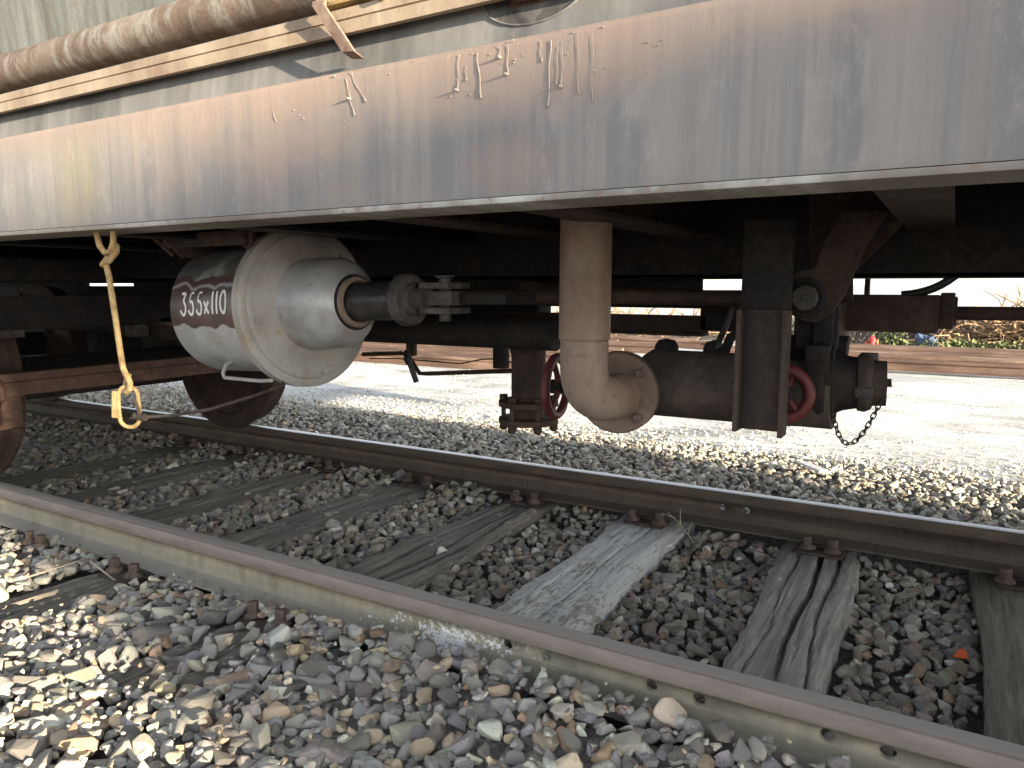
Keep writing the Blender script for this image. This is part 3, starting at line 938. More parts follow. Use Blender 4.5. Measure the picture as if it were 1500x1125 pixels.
# the bolted bracket inside the notch
m = MB(); m.box((NX - .14, 1.118, 1.236), (NX + .11, 1.126, 1.42), .002)
bp = part(m, 'bracket_plate', 'bracket_rust')
m = MB()
m.box((NX - .045, 1.068, 1.272), (NX + .055, 1.112, 1.42), .008)
m.box((NX - .035, 1.055, 1.279), (NX + .02, 1.07, 1.41), .006)
part(m, 'rusty_block', 'rust_red', bp)
for bx, bz in ((-.648, 1.263), (-.553, 1.262)):
    m = MB(); m.hexbolt((bx, 1.118, bz), (.15, -1, -.1), .0115, .044, 6)
    part(m, 'bolt', 'bolt_rust', bp)
# overhanging ledge with a groove along it
m = MB()
m.prism([(1.040, 1.283), (1.040, 1.304), (1.044, 1.3055), (1.046, 1.3075), (1.0425, 1.309), (1.0425, 1.326), (1.058, 1.329), (1.13, 1.333), (1.13, 1.345), (1.15, 1.345), (1.15, 1.318), (1.055, 1.312), (1.052, 1.283)], 'x', XL, -.415)
part(m, 'ledge_angle', 'ledge_paint', ang=25)
# steam pipe along the ledge
m = MB()
px_ = spaced(XL, -1.03, .06)
m.tube([(x, 1.120, 1.412) for x in px_], [.046 + .0015 * noise.noise(Vector((x * 6, 0, 0))) for x in px_], 28)
part(m, 'long_pipe', 'pipe_rust', label='thick rusty pipe running along the side under the body')
m = MB(); m.lathe((-1.035, 1.12, 1.412), (1, 0, 0), [(0, .05), (.02, .05), (.03, .035), (.09, .03)], 24)
part(m, 'pipe_end', 'underframe')
# body shell: leaning side plates above
m = MB()
m.prism([(1.215, 1.455), (1.06, 2.95), (1.30, 3.5), (3.31, 3.5), (3.55, 2.95), (3.40, 1.455)], 'x', XL, XR)
part(m, 'body_shell', 'tank_paint', label='grey streaked lower side of the wagon body')
m = MB(); m.box((XL, 1.203, 1.449), (-.9, 1.222, 1.461), .002)
part(m, 'seam_strip', 'ledge_paint')
# flat straps bent down over the ledge
def strap(x0, z0, x1, z1, w, top):
    m = MB(); bm = m.bm
    c = [(x0 - .02, 1.10, z0 + .012)] if top else []
    c += [(x0, 1.026, z0 + .004), (x0 + .003, 1.0205, z0 - .006), (x1, 1.030, z1 + .008), (x1 + .006, 1.045, z1)]
    ring = []
    for (x, y, z) in c:
        ring.append([bm.verts.new((x + dx, y + dy, z - dx * .12)) for dx, dy in ((-w / 2, 0), (w / 2, 0), (w / 2 , .007), (-w / 2, .007))])
    for a, b in zip(ring, ring[1:]):
        for j in range(4): bm.faces.new((a[j], a[(j + 1) % 4], b[(j + 1) % 4], b[j]))
    bm.faces.new(ring[0][::-1]); bm.faces.new(ring[-1])
    return m
part(strap(-1.004, 1.338, -.942, 1.240, .028, True), 'strap_bracket', 'strap_metal')
m = MB()
m.box((-1.03, 1.04, 1.335), (-.87, 1.16, 1.352), .004)
m.tube([(-1.02, 1.06, 1.352), (-.98, 1.05, 1.362), (-.93, 1.06, 1.35), (-.885, 1.05, 1.337)], .007, 8)
m.lathe((-.872, 1.045, 1.333), (.1, -1, 0), [(0, .012), (.012, .010), (.014, 0)], 10)
part(m, 'strap_seat', 'yellow_rust')

# dark underframe
m = MB()
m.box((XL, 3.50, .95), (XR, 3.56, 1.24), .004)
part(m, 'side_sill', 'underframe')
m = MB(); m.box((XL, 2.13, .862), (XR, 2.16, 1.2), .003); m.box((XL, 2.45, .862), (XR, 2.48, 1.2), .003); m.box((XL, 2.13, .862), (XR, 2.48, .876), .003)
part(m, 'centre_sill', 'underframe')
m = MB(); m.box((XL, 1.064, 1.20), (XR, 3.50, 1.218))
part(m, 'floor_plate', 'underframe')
m = MB(); m.box((XL, 3.3, .70), (-1.98, 3.36, .840), .003); m.box((XL, 3.3, .858), (-1.98, 3.36, 1.05), .003); m.box((-5.15, 3.301, .839), (-1.981, 3.359, .859)); m.box((XL + .1, 3.301, .839), (-5.80, 3.359, .859))
part(m, 'far_plate', 'underframe')
m = MB(); m.box((XL, 3.37, .28), (-4.0, 3.40, .72), .003)
part(m, 'far_skirt', 'underframe')
for x in (-2.7, -1.95, -1.45, -.98, -.64, -.06, .6, 1.6, 2.8, 4.0):
    m = MB()
    m.box((x - .004, 1.075, .985), (x + .004, 3.5, 1.2)); m.box((x - .05, 1.075, .975), (x + .05, 3.5, .985))
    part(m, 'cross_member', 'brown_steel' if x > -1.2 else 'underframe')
m = MB(); m.box((-.605, 2.95, .843), (-.49, 3.05, 1.19)); m.box((-.28, 2.95, .70), (-.265, 3.0, 1.19))
part(m, 'hanger_plate', 'brown_steel')

m = MB(); m.box((-2.2, 2.27, .772), (-.668, 2.29, .865), .003)
part(m, 'web_plate', 'underframe')
# air reservoir in the shade behind the brake cylinder
m = MB()
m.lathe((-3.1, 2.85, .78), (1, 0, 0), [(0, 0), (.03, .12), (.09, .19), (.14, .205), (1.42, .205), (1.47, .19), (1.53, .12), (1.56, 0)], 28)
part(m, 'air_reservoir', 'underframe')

# ---- brake cylinder, nose tilted up a little
CM = Matrix.Translation((-1.642, 1.60, .781)) @ Matrix.Rotation(R(-5), 4, 'Z') @ Matrix.Rotation(R(-2.6), 4, 'Y')
WC = Matrix.Identity(4)
m = MB(); m.lathe((0, 0, 0), (1, 0, 0), [(-.425, 0), (-.425, .17), (-.418, .192), (-.41, .197), (-.03, .197)], 64)
cyl = m.build('brake_cylinder', 'cylinder_paint', None, M=None)
# the barrel keeps its own origin on the axis so that its paint follows it
cyl.parent = wagon
cyl.matrix_local = Matrix.Translation(-wagon.location) @ CM
cyl['label'] = 'silver grey brake cylinder with a brown field of white lettering'
def cpart(m, name, mat, ang=38):
    bm = m.bm
    o = m.build(name, mat, None, ang)
    o.parent = cyl
    return o
m = MB(); m.lathe((0, 0, 0), (1, 0, 0), [(-.034, .19), (-.034, .236), (-.031, .239), (-.018, .239), (-.016, .237), (-.016, .235), (-.014, .2385), (-.002, .2385), (0, .236), (.001, .215), (.006, .2125), (.0075, .209), (.009, .20), (.016, .155), (.019, .148), (.022, .13)], 72, close=False)
cpart(m, 'cylinder_flange', 'cylinder_cover_paint')
m = MB(); m.lathe((.012, 0, .006), (1, 0, 0), [(0, .144), (.004, .138), (.010, .134), (.10, .130), (.128, .128), (.145, .122), (.16, .110), (.172, .096), (.182, .084), (.187, .078), (.19, .07)], 56, close=False)
cpart(m, 'cylinder_nose', 'nose_paint')
m = MB(); m.lathe((.195, 0, .006), (1, 0, 0), [(-.012, .073), (.004, .0745), (.010, .070), (.012, .058)], 40, close=False)
pts_ = []
m.lathe((.200, 0, .006), (1, 0, 0), [(-.006, .078), (0, .0785), (.003, .0735)], 40, close=False)
cpart(m, 'nose_ring', 'gasket')
m = MB(); m.lathe((.203, 0, .006), (1, 0, 0), [(0, .0715), (.010, .069), (.012, .0585), (.0, .056), (-.01, .05)], 40, close=False)
cpart(m, 'grease_ring', 'elbow_rust')
m = MB(); m.lathe((.19, 0, .006), (1, 0, 0), [(0, .0525), (.20, .0525)], 36)
cpart(m, 'piston_rod', 'black_rod')
m = MB(); m.lathe((.385, 0, .006), (1, 0, 0), [(0, .054), (.001, .066), (.006, .070), (.028, .069), (.034, .064), (.036, .046), (.05, .043), (.052, .030), (.088, .030)], 36)
cpart(m, 'rod_end', 'grey_iron')
for a in (-170, -128, -82, -38, 5, 50, 95, 140):
    m = MB(); ca, sa = math.cos(R(a)), math.sin(R(a))
    m.hexbolt((.009, .196 * ca, .196 * sa), (1, .12 * ca, .12 * sa), .0085, .009, 6, .002)
    cpart(m, 'bolt', 'cylinder_cover_paint')
m = MB(); m.tube([(-.235, -.10, -.155), (-.235, -.135, -.165), (-.232, -.15, -.19), (-.225, -.15, -.203), (-.05, -.15, -.208), (.0, -.15, -.205)], .0055, 8)
cpart(m, 'loop_handle', 'cylinder_cover_paint')
# hand-painted lettering 355x110, strokes laid on the curved barrel
def stroke_arc(cx, cz, rx, rz, a0, a1, n=10): return [(cx + rx * math.cos(R(a0 + (a1 - a0) * i / n)), cz + rz * math.sin(R(a0 + (a1 - a0) * i / n))) for i in range(n + 1)]
def glyph(ch):
    if ch == '3': return [[(.12, .97), (.60, .97)], [(.60, .97), (.34, .60)], stroke_arc(.33, .30, .30, .30, 80, -165)]
    if ch == '5': return [[(.62, .97), (.30, .97)], [(.26, .93), (.17, .58)], stroke_arc(.32, .30, .30, .30, 118, -165)]
    if ch == 'x': return [[(.06, .02), (.54, .56)], [(.06, .56), (.54, .02)]]
    if ch == '1': return [[(.18, .0), (.18, .98)]]
    if ch == '0': return [stroke_arc(.33, .5, .29, .47, 0, 360, 22)]
TX, TH, TW = -.352, .066, .0450
for idx, (ch, adv) in enumerate(zip('355x110', (1.0, 1.0, .92, .86, .50, .58, 1.0))):
    m = MB(); bm = m.bm
    for st in glyph(ch):
        hw = .0042 if idx not in (1, 2) or st[0][1] < .9 else .0028
        pts3 = []
        st2 = []
        for p, q in zip(st, st[1:]): st2 += [(p[0] + (q[0] - p[0]) * t / 6, p[1] + (q[1] - p[1]) * t / 6) for t in range(6)]
        st2.append(st[-1])
        for (u, v) in st2: pts3.append((TX + u * TW, (v - .42) * TH + .016))
        L_, R_ = [], []
        for i, (sx, sz) in enumerate(pts3):
            a = Vector(pts3[max(0, i - 1)]); b = Vector(pts3[min(len(pts3) - 1, i + 1)])
            d = (b - a).normalized(); nn = Vector((-d.y, d.x)) * (hw * (1 + .14 * math.sin(i * 2.1 + idx)))
            for q, lst in ((Vector((sx, sz)) + nn, L_), (Vector((sx, sz)) - nn, R_)):
                th = q.y / .197
                lst.append(bm.verts.new((q.x, -.1980 * math.cos(th), .1980 * math.sin(th))))
        for i in range(len(L_) - 1): bm.faces.new((L_[i], L_[i + 1], R_[i + 1], R_[i]))
    cpart(m, 'lettering', 'lettering_white')
    TX += TW * adv * .93
# mounting bracket above the barrel
m = MB()
m.prism([(1.40, .98), (1.80, .98), (1.74, .93), (1.46, .925)], 'x', -2.03, -2.022)
m.prism([(1.40, .98), (1.80, .98), (1.74, .93), (1.46, .925)], 'x', -1.70, -1.692)
m.box((-2.06, 1.42, .955), (-1.69, 1.46, .995), .003)
m.tube([(-2.062, 1.36, 1.02), (-2.03, 1.38, .975), (-1.995, 1.41, .93)], .006, 6)
part(m, 'cylinder_bracket', 'bracket_rust')
m = MB(); m.tube([(-1.70, 1.42, 1.0), (-1.70, 1.42, .955), (-1.685, 1.42, .945), (-1.668, 1.42, .955), (-1.668, 1.42, 1.0)], .006, 8)
part(m, 'u_bolt', 'bracket_rust')

# ---- brake lever fork and rods
m = MB()
m.box((-1.215, 1.545, .792), (-1.09, 1.63, .828), .003); m.box((-1.19, 1.54, .834), (-1.095, 1.64, .850), .002); m.box((-1.19, 1.54, .770), (-1.095, 1.64, .786), .002)
fk = part(m, 'lever_fork', 'grey_iron')
m = MB(); m.lathe((-1.142, 1.59, .75), (0, 0, 1), [(0, .016), (.11, .016), (.112, .026), (.118, .026)], 16)
part(m, 'pin', 'grey_iron', fk)
m = MB(); m.box((-1.12, 1.58, .795), (-.95, 3.2, .823), .003)
part(m, 'brake_lever', 'underframe')
m = MB(); m.tube([(-1.12, 1.66, .81), (-.75, 1.86, .812), (-.28, 1.9, .812)], .019, 12)
part(m, 'brake_rod', 'brown_steel')
m = MB(); m.box((-1.9, 2.10, .706), (-.60, 2.125, .757), .003); m.box((-1.9, 2.06, .700), (-.60, 2.125, .708), .002)
part(m, 'long_bracket', 'brown_steel')
m = MB(); m.box((-.62, 2.10, .715), (-.515, 2.20, .80), .003)
part(m, 'bracket_block', 'underframe')
m = MB(); m.tube([(-1.90, 2.3, .662), (-1.0, 2.3, .662)], .009, 8)
part(m, 'thin_rod', 'brown_steel')
m = MB(); m.tube([(-1.2, 2.1, .83), (-.6, 2.1, .806), (-.30, 2.1, .806)], .024, 14)
part(m, 'brake_rod', 'brown_steel')
m = MB(); m.lathe((-2.2, 1.95, .70), (1, 0, 0), [(0, .05), (1.2, .05)], 16); m.box((-1.9, 2.2, .70), (-1.2, 2.3, .88), .004)
part(m, 'brake_shaft', 'underframe')

# small levers, rods and wire hanging behind the cylinder
m = MB(); m.box((-1.832, 2.285, .57), (-1.795, 2.31, .70), .003); m.tube([(-1.83, 2.29, .585), (-1.80, 2.25, .56), (-1.79, 2.25, .545)], .012, 8)
lv = part(m, 'valve_lever', 'brown_steel')
m = MB(); m.tube([(-2.05, 2.28, .566), (-1.85, 2.28, .58), (-1.82, 2.28, .575), (-1.762, 2.28, .505), (-1.72, 2.28, .507), (-1.34, 2.28, .54)], .0085, 8)
part(m, 'bent_rod', 'brown_steel', lv)
m = MB(); m.tube([(-1.80, 2.26, .60), (-1.785, 2.25, .545), (-1.755, 2.25, .475)], [.006, .011, .011], 8)
part(m, 'grip', 'grey_iron', lv)
m = MB(); m.tube([(-2.05, 2.32, .545), (-1.9, 2.32, .553), (-1.6, 2.32, .548), (-1.50, 2.32, .57), (-1.44, 2.32, .575), (-1.33, 2.32, .56)], .0028, 6)
part(m, 'wire', 'black_rod', lv)
m = MB(); m.lathe((-1.405, 2.3, .545), (0, 0, 1), [(0, .03), (.10, .03), (.105, .045), (.125, .045), (.13, .032), (.2, .032)], 18)
m.tube([(-1.35, 2.27, .69), (-1.33, 2.25, .63), (-1.31, 2.25, .57)], .011, 8)
part(m, 'drain_cock', 'underframe')

# ---- outlet pipe with elbow and flange
m = MB()
m.lathe((-.700, 1.50, .722), (.004, 0, 1), [(0, .0535), (.002, .056), (.006, .057), (.48, .056)], 40)
op = part(m, 'outlet_pipe', 'elbow_rust', label='rusty vertical outlet pipe with an elbow bolted to a round flange')
m = MB()
ctr = [(-.700, 1.50, .725), (-.700, 1.50, .68)] + bez((-.700, 1.50, .66), (-.697, 1.50, .575), (-.672, 1.625, .583), 14) + [(-.676, 1.66, .584)]
m.tube(ctr, [.0535] * len(ctr), 36)
part(m, 'elbow', 'elbow_rust', op)
FC = Vector((-.680, 1.645, .587)); FN = Vector((.14, -1, .0)).normalized()
m = MB(); m.lathe(FC + FN * .0, -FN, [(-.004, .094), (0, .098), (.012, .098), (.014, .096)], 56)
fl = part(m, 'outlet_flange', 'flange_rust')
m = MB(); m.lathe(FC - FN * .013, -FN, [(0, .088), (.010, .088)], 40)
part(m, 'gasket', 'gasket', fl)
m = MB(); m.lathe(FC - FN * .022, -FN, [(0, .096), (.002, .099), (.014, .099), (.016, .092), (.03, .08), (.09, .078)], 48)
part(m, 'valve_flange', 'manifold_rust', fl)
fu = FN.cross(Vector((0, 0, 1))).normalized(); fv = Vector((0, 0, 1))
for a in (47, 137, 227, 317):
    c = FC + .0755 * (math.cos(R(a)) * fu + math.sin(R(a)) * fv)
    m = MB(); m.hexbolt(c + FN * .003, FN, .011, .013, 6, .002)
    part(m, 'bolt', 'bolt_rust', fl)
    m = MB(); m.lathe(c - FN * .03, -FN, [(0, .011), (.02, .011)], 6)
    part(m, 'nut', 'underframe', fl)

# ---- manifold valve body behind the flange, running to the right
m = MB()
m.lathe((-.655, 1.77, .603), (1, 0, 0), [(0, 0), (.0, .07), (.02, .083), (.33, .081), (.37, .078), (.44, .078)], 36)
mb_ = part(m, 'valve_body', 'manifold_rust', label='dark rusty valve body lying between flange and bracket')
m = MB()
for x, z, r in ((-.62, .70, .030), (-.50, .70, .026)):
    m.lathe((x, 1.82, z - .03), (0, 0, 1), [(0, r), (.02, r), (.035, r * .7), (.04, 0)], 16)
    if x < -.6:
        part(m, 'cap_nut', 'underframe', mb_); m = MB()
part(m, 'cap_nut', 'underframe', mb_)
m = MB()
m.tube([(-.47, 1.8, .68), (-.455, 1.8, .72), (-.43, 1.79, .735), (-.40, 1.8, .695), (-.33, 1.8, .70)], .012, 8)
m.tube([(-.425, 1.8, .69), (-.37, 1.83, .695), (-.30, 1.83, .705), (-.20, 1.83, .70)], [.014, .020, .030, .030], 10)
part(m, 'bonnet', 'underframe', mb_)
m = MB(); m.tube([(-.49, 1.8, .69), (-.475, 1.82, .74), (-.46, 1.83, .79)], .008, 8)
part(m, 'conduit', 'black_rod', mb_)
# vertical channel bracket in front of the valve body
m = MB()
m.box((-.380, 1.613, .536), (-.292, 1.621, .792), .001)
m.box((-.389, 1.575, .535), (-.379, 1.621, .792), .0015)
m.box((-.296, 1.570, .531), (-.286, 1.621, .792), .0015)
part(m, 'support_channel', 'bracket_rust', label='upright rusty channel bracket in front of the valve body')
m = MB(); m.box((-.392, 1.622, .70), (-.292, 1.65, .98), .003)
part(m, 'channel_mount', 'underframe')
# handwheels
def handwheel(c, ax, r, label):
    c = Vector(c); ax = Vector(ax).normalized()
    u = ax.cross(Vector((0, 0, 1))).normalized(); w = ax.cross(u)
    m = MB()
    ring = [c + r * (math.cos(2 * math.pi * i / 36) * u + math.sin(2 * math.pi * i / 36) * w) for i in range(36)]
    m.tube(ring, .0125, 12, closed=True)
    o = part(m, 'handwheel', 'red_paint', label=label)
    for k in range(3):
        a = 2 * math.pi * k / 3 + .9
        d = math.cos(a) * u + math.sin(a) * w
        m = MB(); m.tube([c + d * .012 + ax * .008, c + d * (r * .55) + ax * .006, c + d * (r - .004)], [.010, .008, .010], 8)
        part(m, 'spoke', 'red_paint', o)
    m = MB(); m.lathe(c - ax * .02, ax, [(0, .013), (.006, .02), (.036, .02), (.04, .012), (.16, .012)], 14)
    m.hexbolt(c - ax * .022, -ax, .012, .012, 6)
    part(m, 'stem', 'underframe', o)
handwheel((-.922, 1.80, .568), (1, .10, 0), .080, 'red handwheel left of the outlet pipe')
handwheel((-.302, 1.655, .612), (-.15, 1, 0), .052, 'red handwheel half hidden behind the channel bracket')
m = MB(); m.tube([(-.915, 1.95, .69), (-.915, 1.95, .665)], .005, 6)
ring = [(-.915 + .011 * math.cos(t), 1.95, .655 + .012 * math.sin(t)) for t in [2 * math.pi * i / 16 for i in range(16)]]
m.tube(ring, .003, 6, closed=True)
m.tube([(-.915, 1.95, .643), (-.915, 1.95, .615)], .003, 6)
m.box((-.98, 1.94, .685), (-.90, 1.97, .705), .003)
part(m, 'eye_pin', 'brown_steel')

# ---- drain pipe with two flanges held apart by studs
m = MB(); m.lathe((-1.178, 2.10, .41), (0, 0, 1), [(0, .052), (.06, .052), (.065, .056), (.34, .056)], 30)
dp = part(m, 'drain_pipe', 'brown_steel', label='short dark drain pipe ending in two bolted flanges')
for z in (.395, .452):
    m = MB(); m.lathe((-1.178, 2.10, z), (0, 0, 1), [(0, .094), (.002, .098), (.018, .098), (.020, .094)], 40)
    part(m, 'drain_flange', 'brown_steel', dp)
for a in (20, 80, 140, 200, 260, 320):
    x, y = -1.178 + .083 * math.cos(R(a)), 2.10 + .083 * math.sin(R(a))
    m = MB(); m.lathe((x, y, .372), (0, 0, 1), [(0, .009), (.006, .0145), (.022, .0145), (.023, .008), (.10, .008), (.101, .014), (.116, .014)], 8)
    part(m, 'stud', 'brown_steel', dp)

# ---- outlet coupling at the right end, with cap
AX = (1, .1, .03)
m = MB()
m.lathe((-.30, 1.78, .625), AX, [(0, .045), (.03, .045), (.031, .098), (.05, .104), (.064, .104), (.066, .09), (.080, .092), (.083, .07), (.10, .062), (.13, .056)], 40)
m.box((-.262, 1.74, .70), (-.222, 1.84, .80), .004)
oc = part(m, 'outlet_coupling', 'underframe', label='dark round coupling with a cap at the right end of the valve')
m = MB(); m.lathe((-.175, 1.792, .629), AX, [(0, .054), (.004, .062), (.018, .064), (.03, .058), (.034, .050), (.06, .049), (.062, .0)], 36)
part(m, 'coupling_cap', 'bracket_rust', oc)
for a in (75, 195, 315):
    y, z = math.cos(R(a)), math.sin(R(a))
    m = MB(); m.box((-.172, 1.795 + .055 * y - .012, .63 + .055 * z - .012), (-.135, 1.795 + .055 * y + .012, .63 + .055 * z + .012), .004)
    part(m, 'cap_lug', 'grey_iron', oc)
m = MB(); m.tube([(-.12, 1.79, .632), (-.105, 1.79, .634)], .009, 8)
part(m, 'cap_eye', 'bracket_rust', oc)

# ---- pivot and crank above the bracket
m = MB()
m.prism([(-0.325, 0.811), (-0.319, 0.848), (-0.295, 0.873), (-0.260, 0.877), (-0.249, 0.927), (-0.213, 0.996), (-0.129, 0.992), (-0.173, 0.911), (-0.189, 0.855), (-0.207, 0.812), (-0.228, 0.780), (-0.253, 0.762), (-0.279, 0.767), (-0.312, 0.781)], 'y', 1.72, 1.74)
pv = part(m, 'pivot_crank', 'brown_steel')
PX, PZ = -0.278, 0.816
m = MB(); m.lathe((PX, 1.72, PZ), (0, -1, 0), [(0, .044), (.006, .044), (.008, .041), (.008, .033), (.004, .032), (.004, .030)], 32, close=False)
part(m, 'pivot_ring', 'underframe', pv)
m = MB(); m.lathe((PX, 1.716, PZ), (0, -1, 0), [(0, .029), (.012, .028), (.016, .024), (.016, .007), (.0185, .005), (.0185, 0)], 28)
part(m, 'pivot_pin', 'grey_iron', pv)
m = MB(); m.prism([(-0.286, 0.871), (-0.193, 0.811), (-0.196, 0.870), (-0.108, 0.969), (-0.082, 1.063), (-0.297, 1.078)], 'y', 1.80, 1.815)
part(m, 'gusset', 'brown_steel', pv)
m = MB(); m.box((-.30, 1.76, .70), (-.215, 1.80, .80), .004)
part(m, 'lower_link', 'underframe', pv)
# slack adjuster
m = MB()
m.box((-.36, 2.13, .724), (-.03, 2.27, .818), .006); m.box((-.03, 2.14, .735), (.002, 2.26, .824), .003); m.box((-.04, 2.16, .742), (.008, 2.24, .814), .003)
m.box((-.32, 1.84, .705), (-.24, 2.16, .80), .004)
sa_ = part(m, 'slack_adjuster', 'brown_steel')
m = MB(); m.tube([(0, 2.2, .773), (2.6, 2.2, .785)], .0175, 14)
part(m, 'adjuster_rod', 'brown_steel', sa_)
m = MB(); m.tube(bez((-.12, 2.2, .818), (-.04, 2.2, .822), (.01, 2.2, .88), 8) + [(.10, 2.18, 1.0)], .011, 10)
part(m, 'air_hose', 'black_rod')
m = MB(); m.box((-.27, 1.70, .62), (-.222, 1.92, .715), .003)
part(m, 'valve_mount', 'underframe')

# ---- bogie at the left: wheelset, frame, brake beam
m = MB()
def wheel(X, y, inner, ws):
    m = MB()
    # profile measured towards the flange (inner) side
    m.lathe((X, y, .42), (0, inner, 0), [(-.085, 0), (-.085, .12), (-.055, .13), (-.045, .34), (-.062, .355), (-.0625, .412), (-.060, .415), (.035, .420), (.045, .432), (.055, .444), (.067, .442), (.070, .43), (.068, .355), (.045, .365), (.015, .15), (.05, .125), (.06, 0)], 72)
    return part(m, 'wheel', 'brown_steel', ws)

for X in (-3.77, -5.84):
    m = MB()
    m.lathe((X, 1.56, .42), (0, 1, 0), [(0, .085), (1.47, .085)], 20)
    ws = part(m, 'wheelset', 'underframe')
    wheel(X, Y_FAR, -1, ws); wheel(X, Y_NEAR, 1, ws)
m = MB(); m.box((-5.05, 3.27, .26), (-4.15, 3.34, .52), .02); m.box((-5.0, 1.5, .24), (-4.2, 3.3, .36), .01)
part(m, 'spring_plank', 'underframe')
m = MB(); m.tube([(-4.05, 2.60, .62), (-3.67, 2.85, .52)], .02, 8)
part(m, 'brake_pull', 'brown_steel')
for yb in (1.30, 3.30):
    m = MB(); m.box((-6.2, yb - .03, .50), (-3.0, yb + .03, .78), .01)
    part(m, 'bogie_frame', 'underframe')
m = MB(); m.box((-3.36, 1.34, .66), (-3.30, 3.3, .80), .006)
part(m, 'bogie_headstock', 'underframe')
m = MB(); m.box((-3.9, 1.8, .862), (-3.84, 3.2, 1.2), .006); m.box((-4.5, 1.2, .86), (-3.4, 3.4, .96), .006)
part(m, 'bolster', 'underframe')
m = MB()
m.prism([(-3.20, .415), (-3.13, .415), (-3.13, .468), (-3.155, .468), (-3.155, .500), (-3.20, .500)], 'y', 1.36, 2.98)
bb = part(m, 'brake_beam', 'rust_red')
m = MB(); m.lathe((-3.165, 1.33, .435), (0, 1, 0), [(0, .05), (.02, .065), (.10, .065), (.12, .05)], 20)
m.box((-3.24, 1.36, .28), (-3.14, 1.52, .44), .02)
part(m, 'brake_shoe', 'rust_red', bb)
m = MB()
m.prism([(-3.62, .75), (-3.36, .75), (-3.325, .70), (-3.31, .63), (-3.33, .64), (-3.40, .675), (-3.62, .69)], 'y', 1.54, 1.63)
part(m, 'shoe_hanger', 'plate_rust')
m = MB(); m.box((-3.46, 1.66, .66), (-3.40, 1.72, .80), .004)
part(m, 'hanger_link', 'rust_red')
m = MB(); m.tube([(-5.0, 2.3, .655), (-3.3, 2.3, .665)], .033, 14); m.box((-4.24, 2.24, .60), (-4.14, 2.36, .72), .006)
part(m, 'pull_rod', 'rust_red')
m = MB(); m.prism([(-4.65, .785), (-3.90, .755), (-3.72, .665), (-3.74, .655), (-3.92, .725), (-4.65, .75)], 'y', 2.26, 2.29)
m.tube([(-4.66, 2.27, .80), (-4.62, 2.27, .77), (-4.55, 2.27, .69)], [.02, .03, .014], 8)
part(m, 'cranked_bar', 'grey_iron')
m = MB()
m.box((-3.62, 2.24, .655), (-3.30, 2.30, .69), .004); m.tube([(-3.6, 2.27, .70), (-3.52, 2.27, .712), (-3.42, 2.27, .705)], .014, 8)
m.box((-3.55, 2.1, .765), (-3.36, 2.2, .80), .003); m.box((-3.55, 2.1, .715), (-3.38, 2.2, .745), .003); m.box((-3.40, 2.12, .60), (-3.33, 2.2, .80), .006)
part(m, 'lever_joint', 'grey_iron')
m = MB(); m.tube([(-3.78, 2.3, .612), (-3.0, 2.3, .605)], .034, 14)
part(m, 'pull_rod', 'brown_steel')

# ------------------------------------------------------------------ things hanging from the wagon
hook = empty('lashing_hook', (-1.79, 1.09, .97), 'yellow rusted hook rod hanging from the sill lip, with an oval ring at its end', 'hook')
hy = 1.09
m = MB(); m.tube([(-1.838, hy, .985), (-1.836, hy, .965), (-1.828, hy, .94), (-1.808, hy, .922), (-1.785, hy, .924), (-1.770, hy, .945), (-1.767, hy, .985)], .0072, 10)
m.build('eye_loop', 'yellow_rust', hook)
m = MB()
m.tube([(-1.803, hy + .016, .926), (-1.811, hy + .004, .905), (-1.800, hy - .012, .893), (-1.783, hy - .006, .902), (-1.779, hy + .012, .925), (-1.788, hy + .020, .938), (-1.802, hy + .016, .930)], .0075, 9, closed=False)
m.tube([(-1.797, hy - .006, .897), (-1.790, hy - .004, .86), (-1.776, hy - .004, .76), (-1.765, hy - .004, .675), (-1.759, hy - .004, .640), (-1.748, hy - .002, .618)], .0072, 10)
m.tube([(-1.748, hy - .002, .620), (-1.741, hy, .603), (-1.744, hy, .588), (-1.757, hy, .580), (-1.770, hy + .006, .587), (-1.774, hy + .012, .603), (-1.764, hy + .012, .622)], .0075, 9)
m.build('hook_rod', 'yellow_rust', hook)
m = MB()
U = Vector((.86, .51, 0)); RC = Vector((-1.757, hy + .003, .542))
ring = []
for i in range(32):
    t = 2 * math.pi * i / 32
    ring.append(RC + U * (.0255 * math.cos(t)) + Vector((0, 0, .0255 * math.sin(t) + .026 * max(-1, min(1, 3 * math.sin(t))))))
m.tube(ring, .0052, 10, closed=True)
rg = m.build('oval_ring', 'yellow_rust', hook)
m = MB(); m.box((-.0085, -.004, -.034), (.0085, .004, .034), .002, M=Matrix.Translation(RC - U * .033 + Vector((0, 0, .006))) @ Matrix.Rotation(math.atan2(.51, .86), 4, 'Z') @ Matrix.Rotation(R(4), 4, 'Y'))
m.build('tab_plate', 'yellow_rust', rg)
m = MB()
m.tube([(-1.735, hy, .56), (-1.722, hy, .555), (-1.712, hy, .535), (-1.713, hy, .52), (-1.73, hy, .518), (-1.745, hy, .515)], .004, 7)
m.tube([(-1.735, hy + .004, .522), (-1.70, hy + .008, .519)], .009, 7)
m.tube([(-1.70, hy + .01, .520), (-1.655, hy + .05, .522), (-1.61, hy + .12, .53), (-1.60, hy + .25, .548), (-1.62, hy + .38, .562), (-1.70, hy + .45, .575)], .0042, 7)
m.build('wire_loop', 'plate_rust', hook)

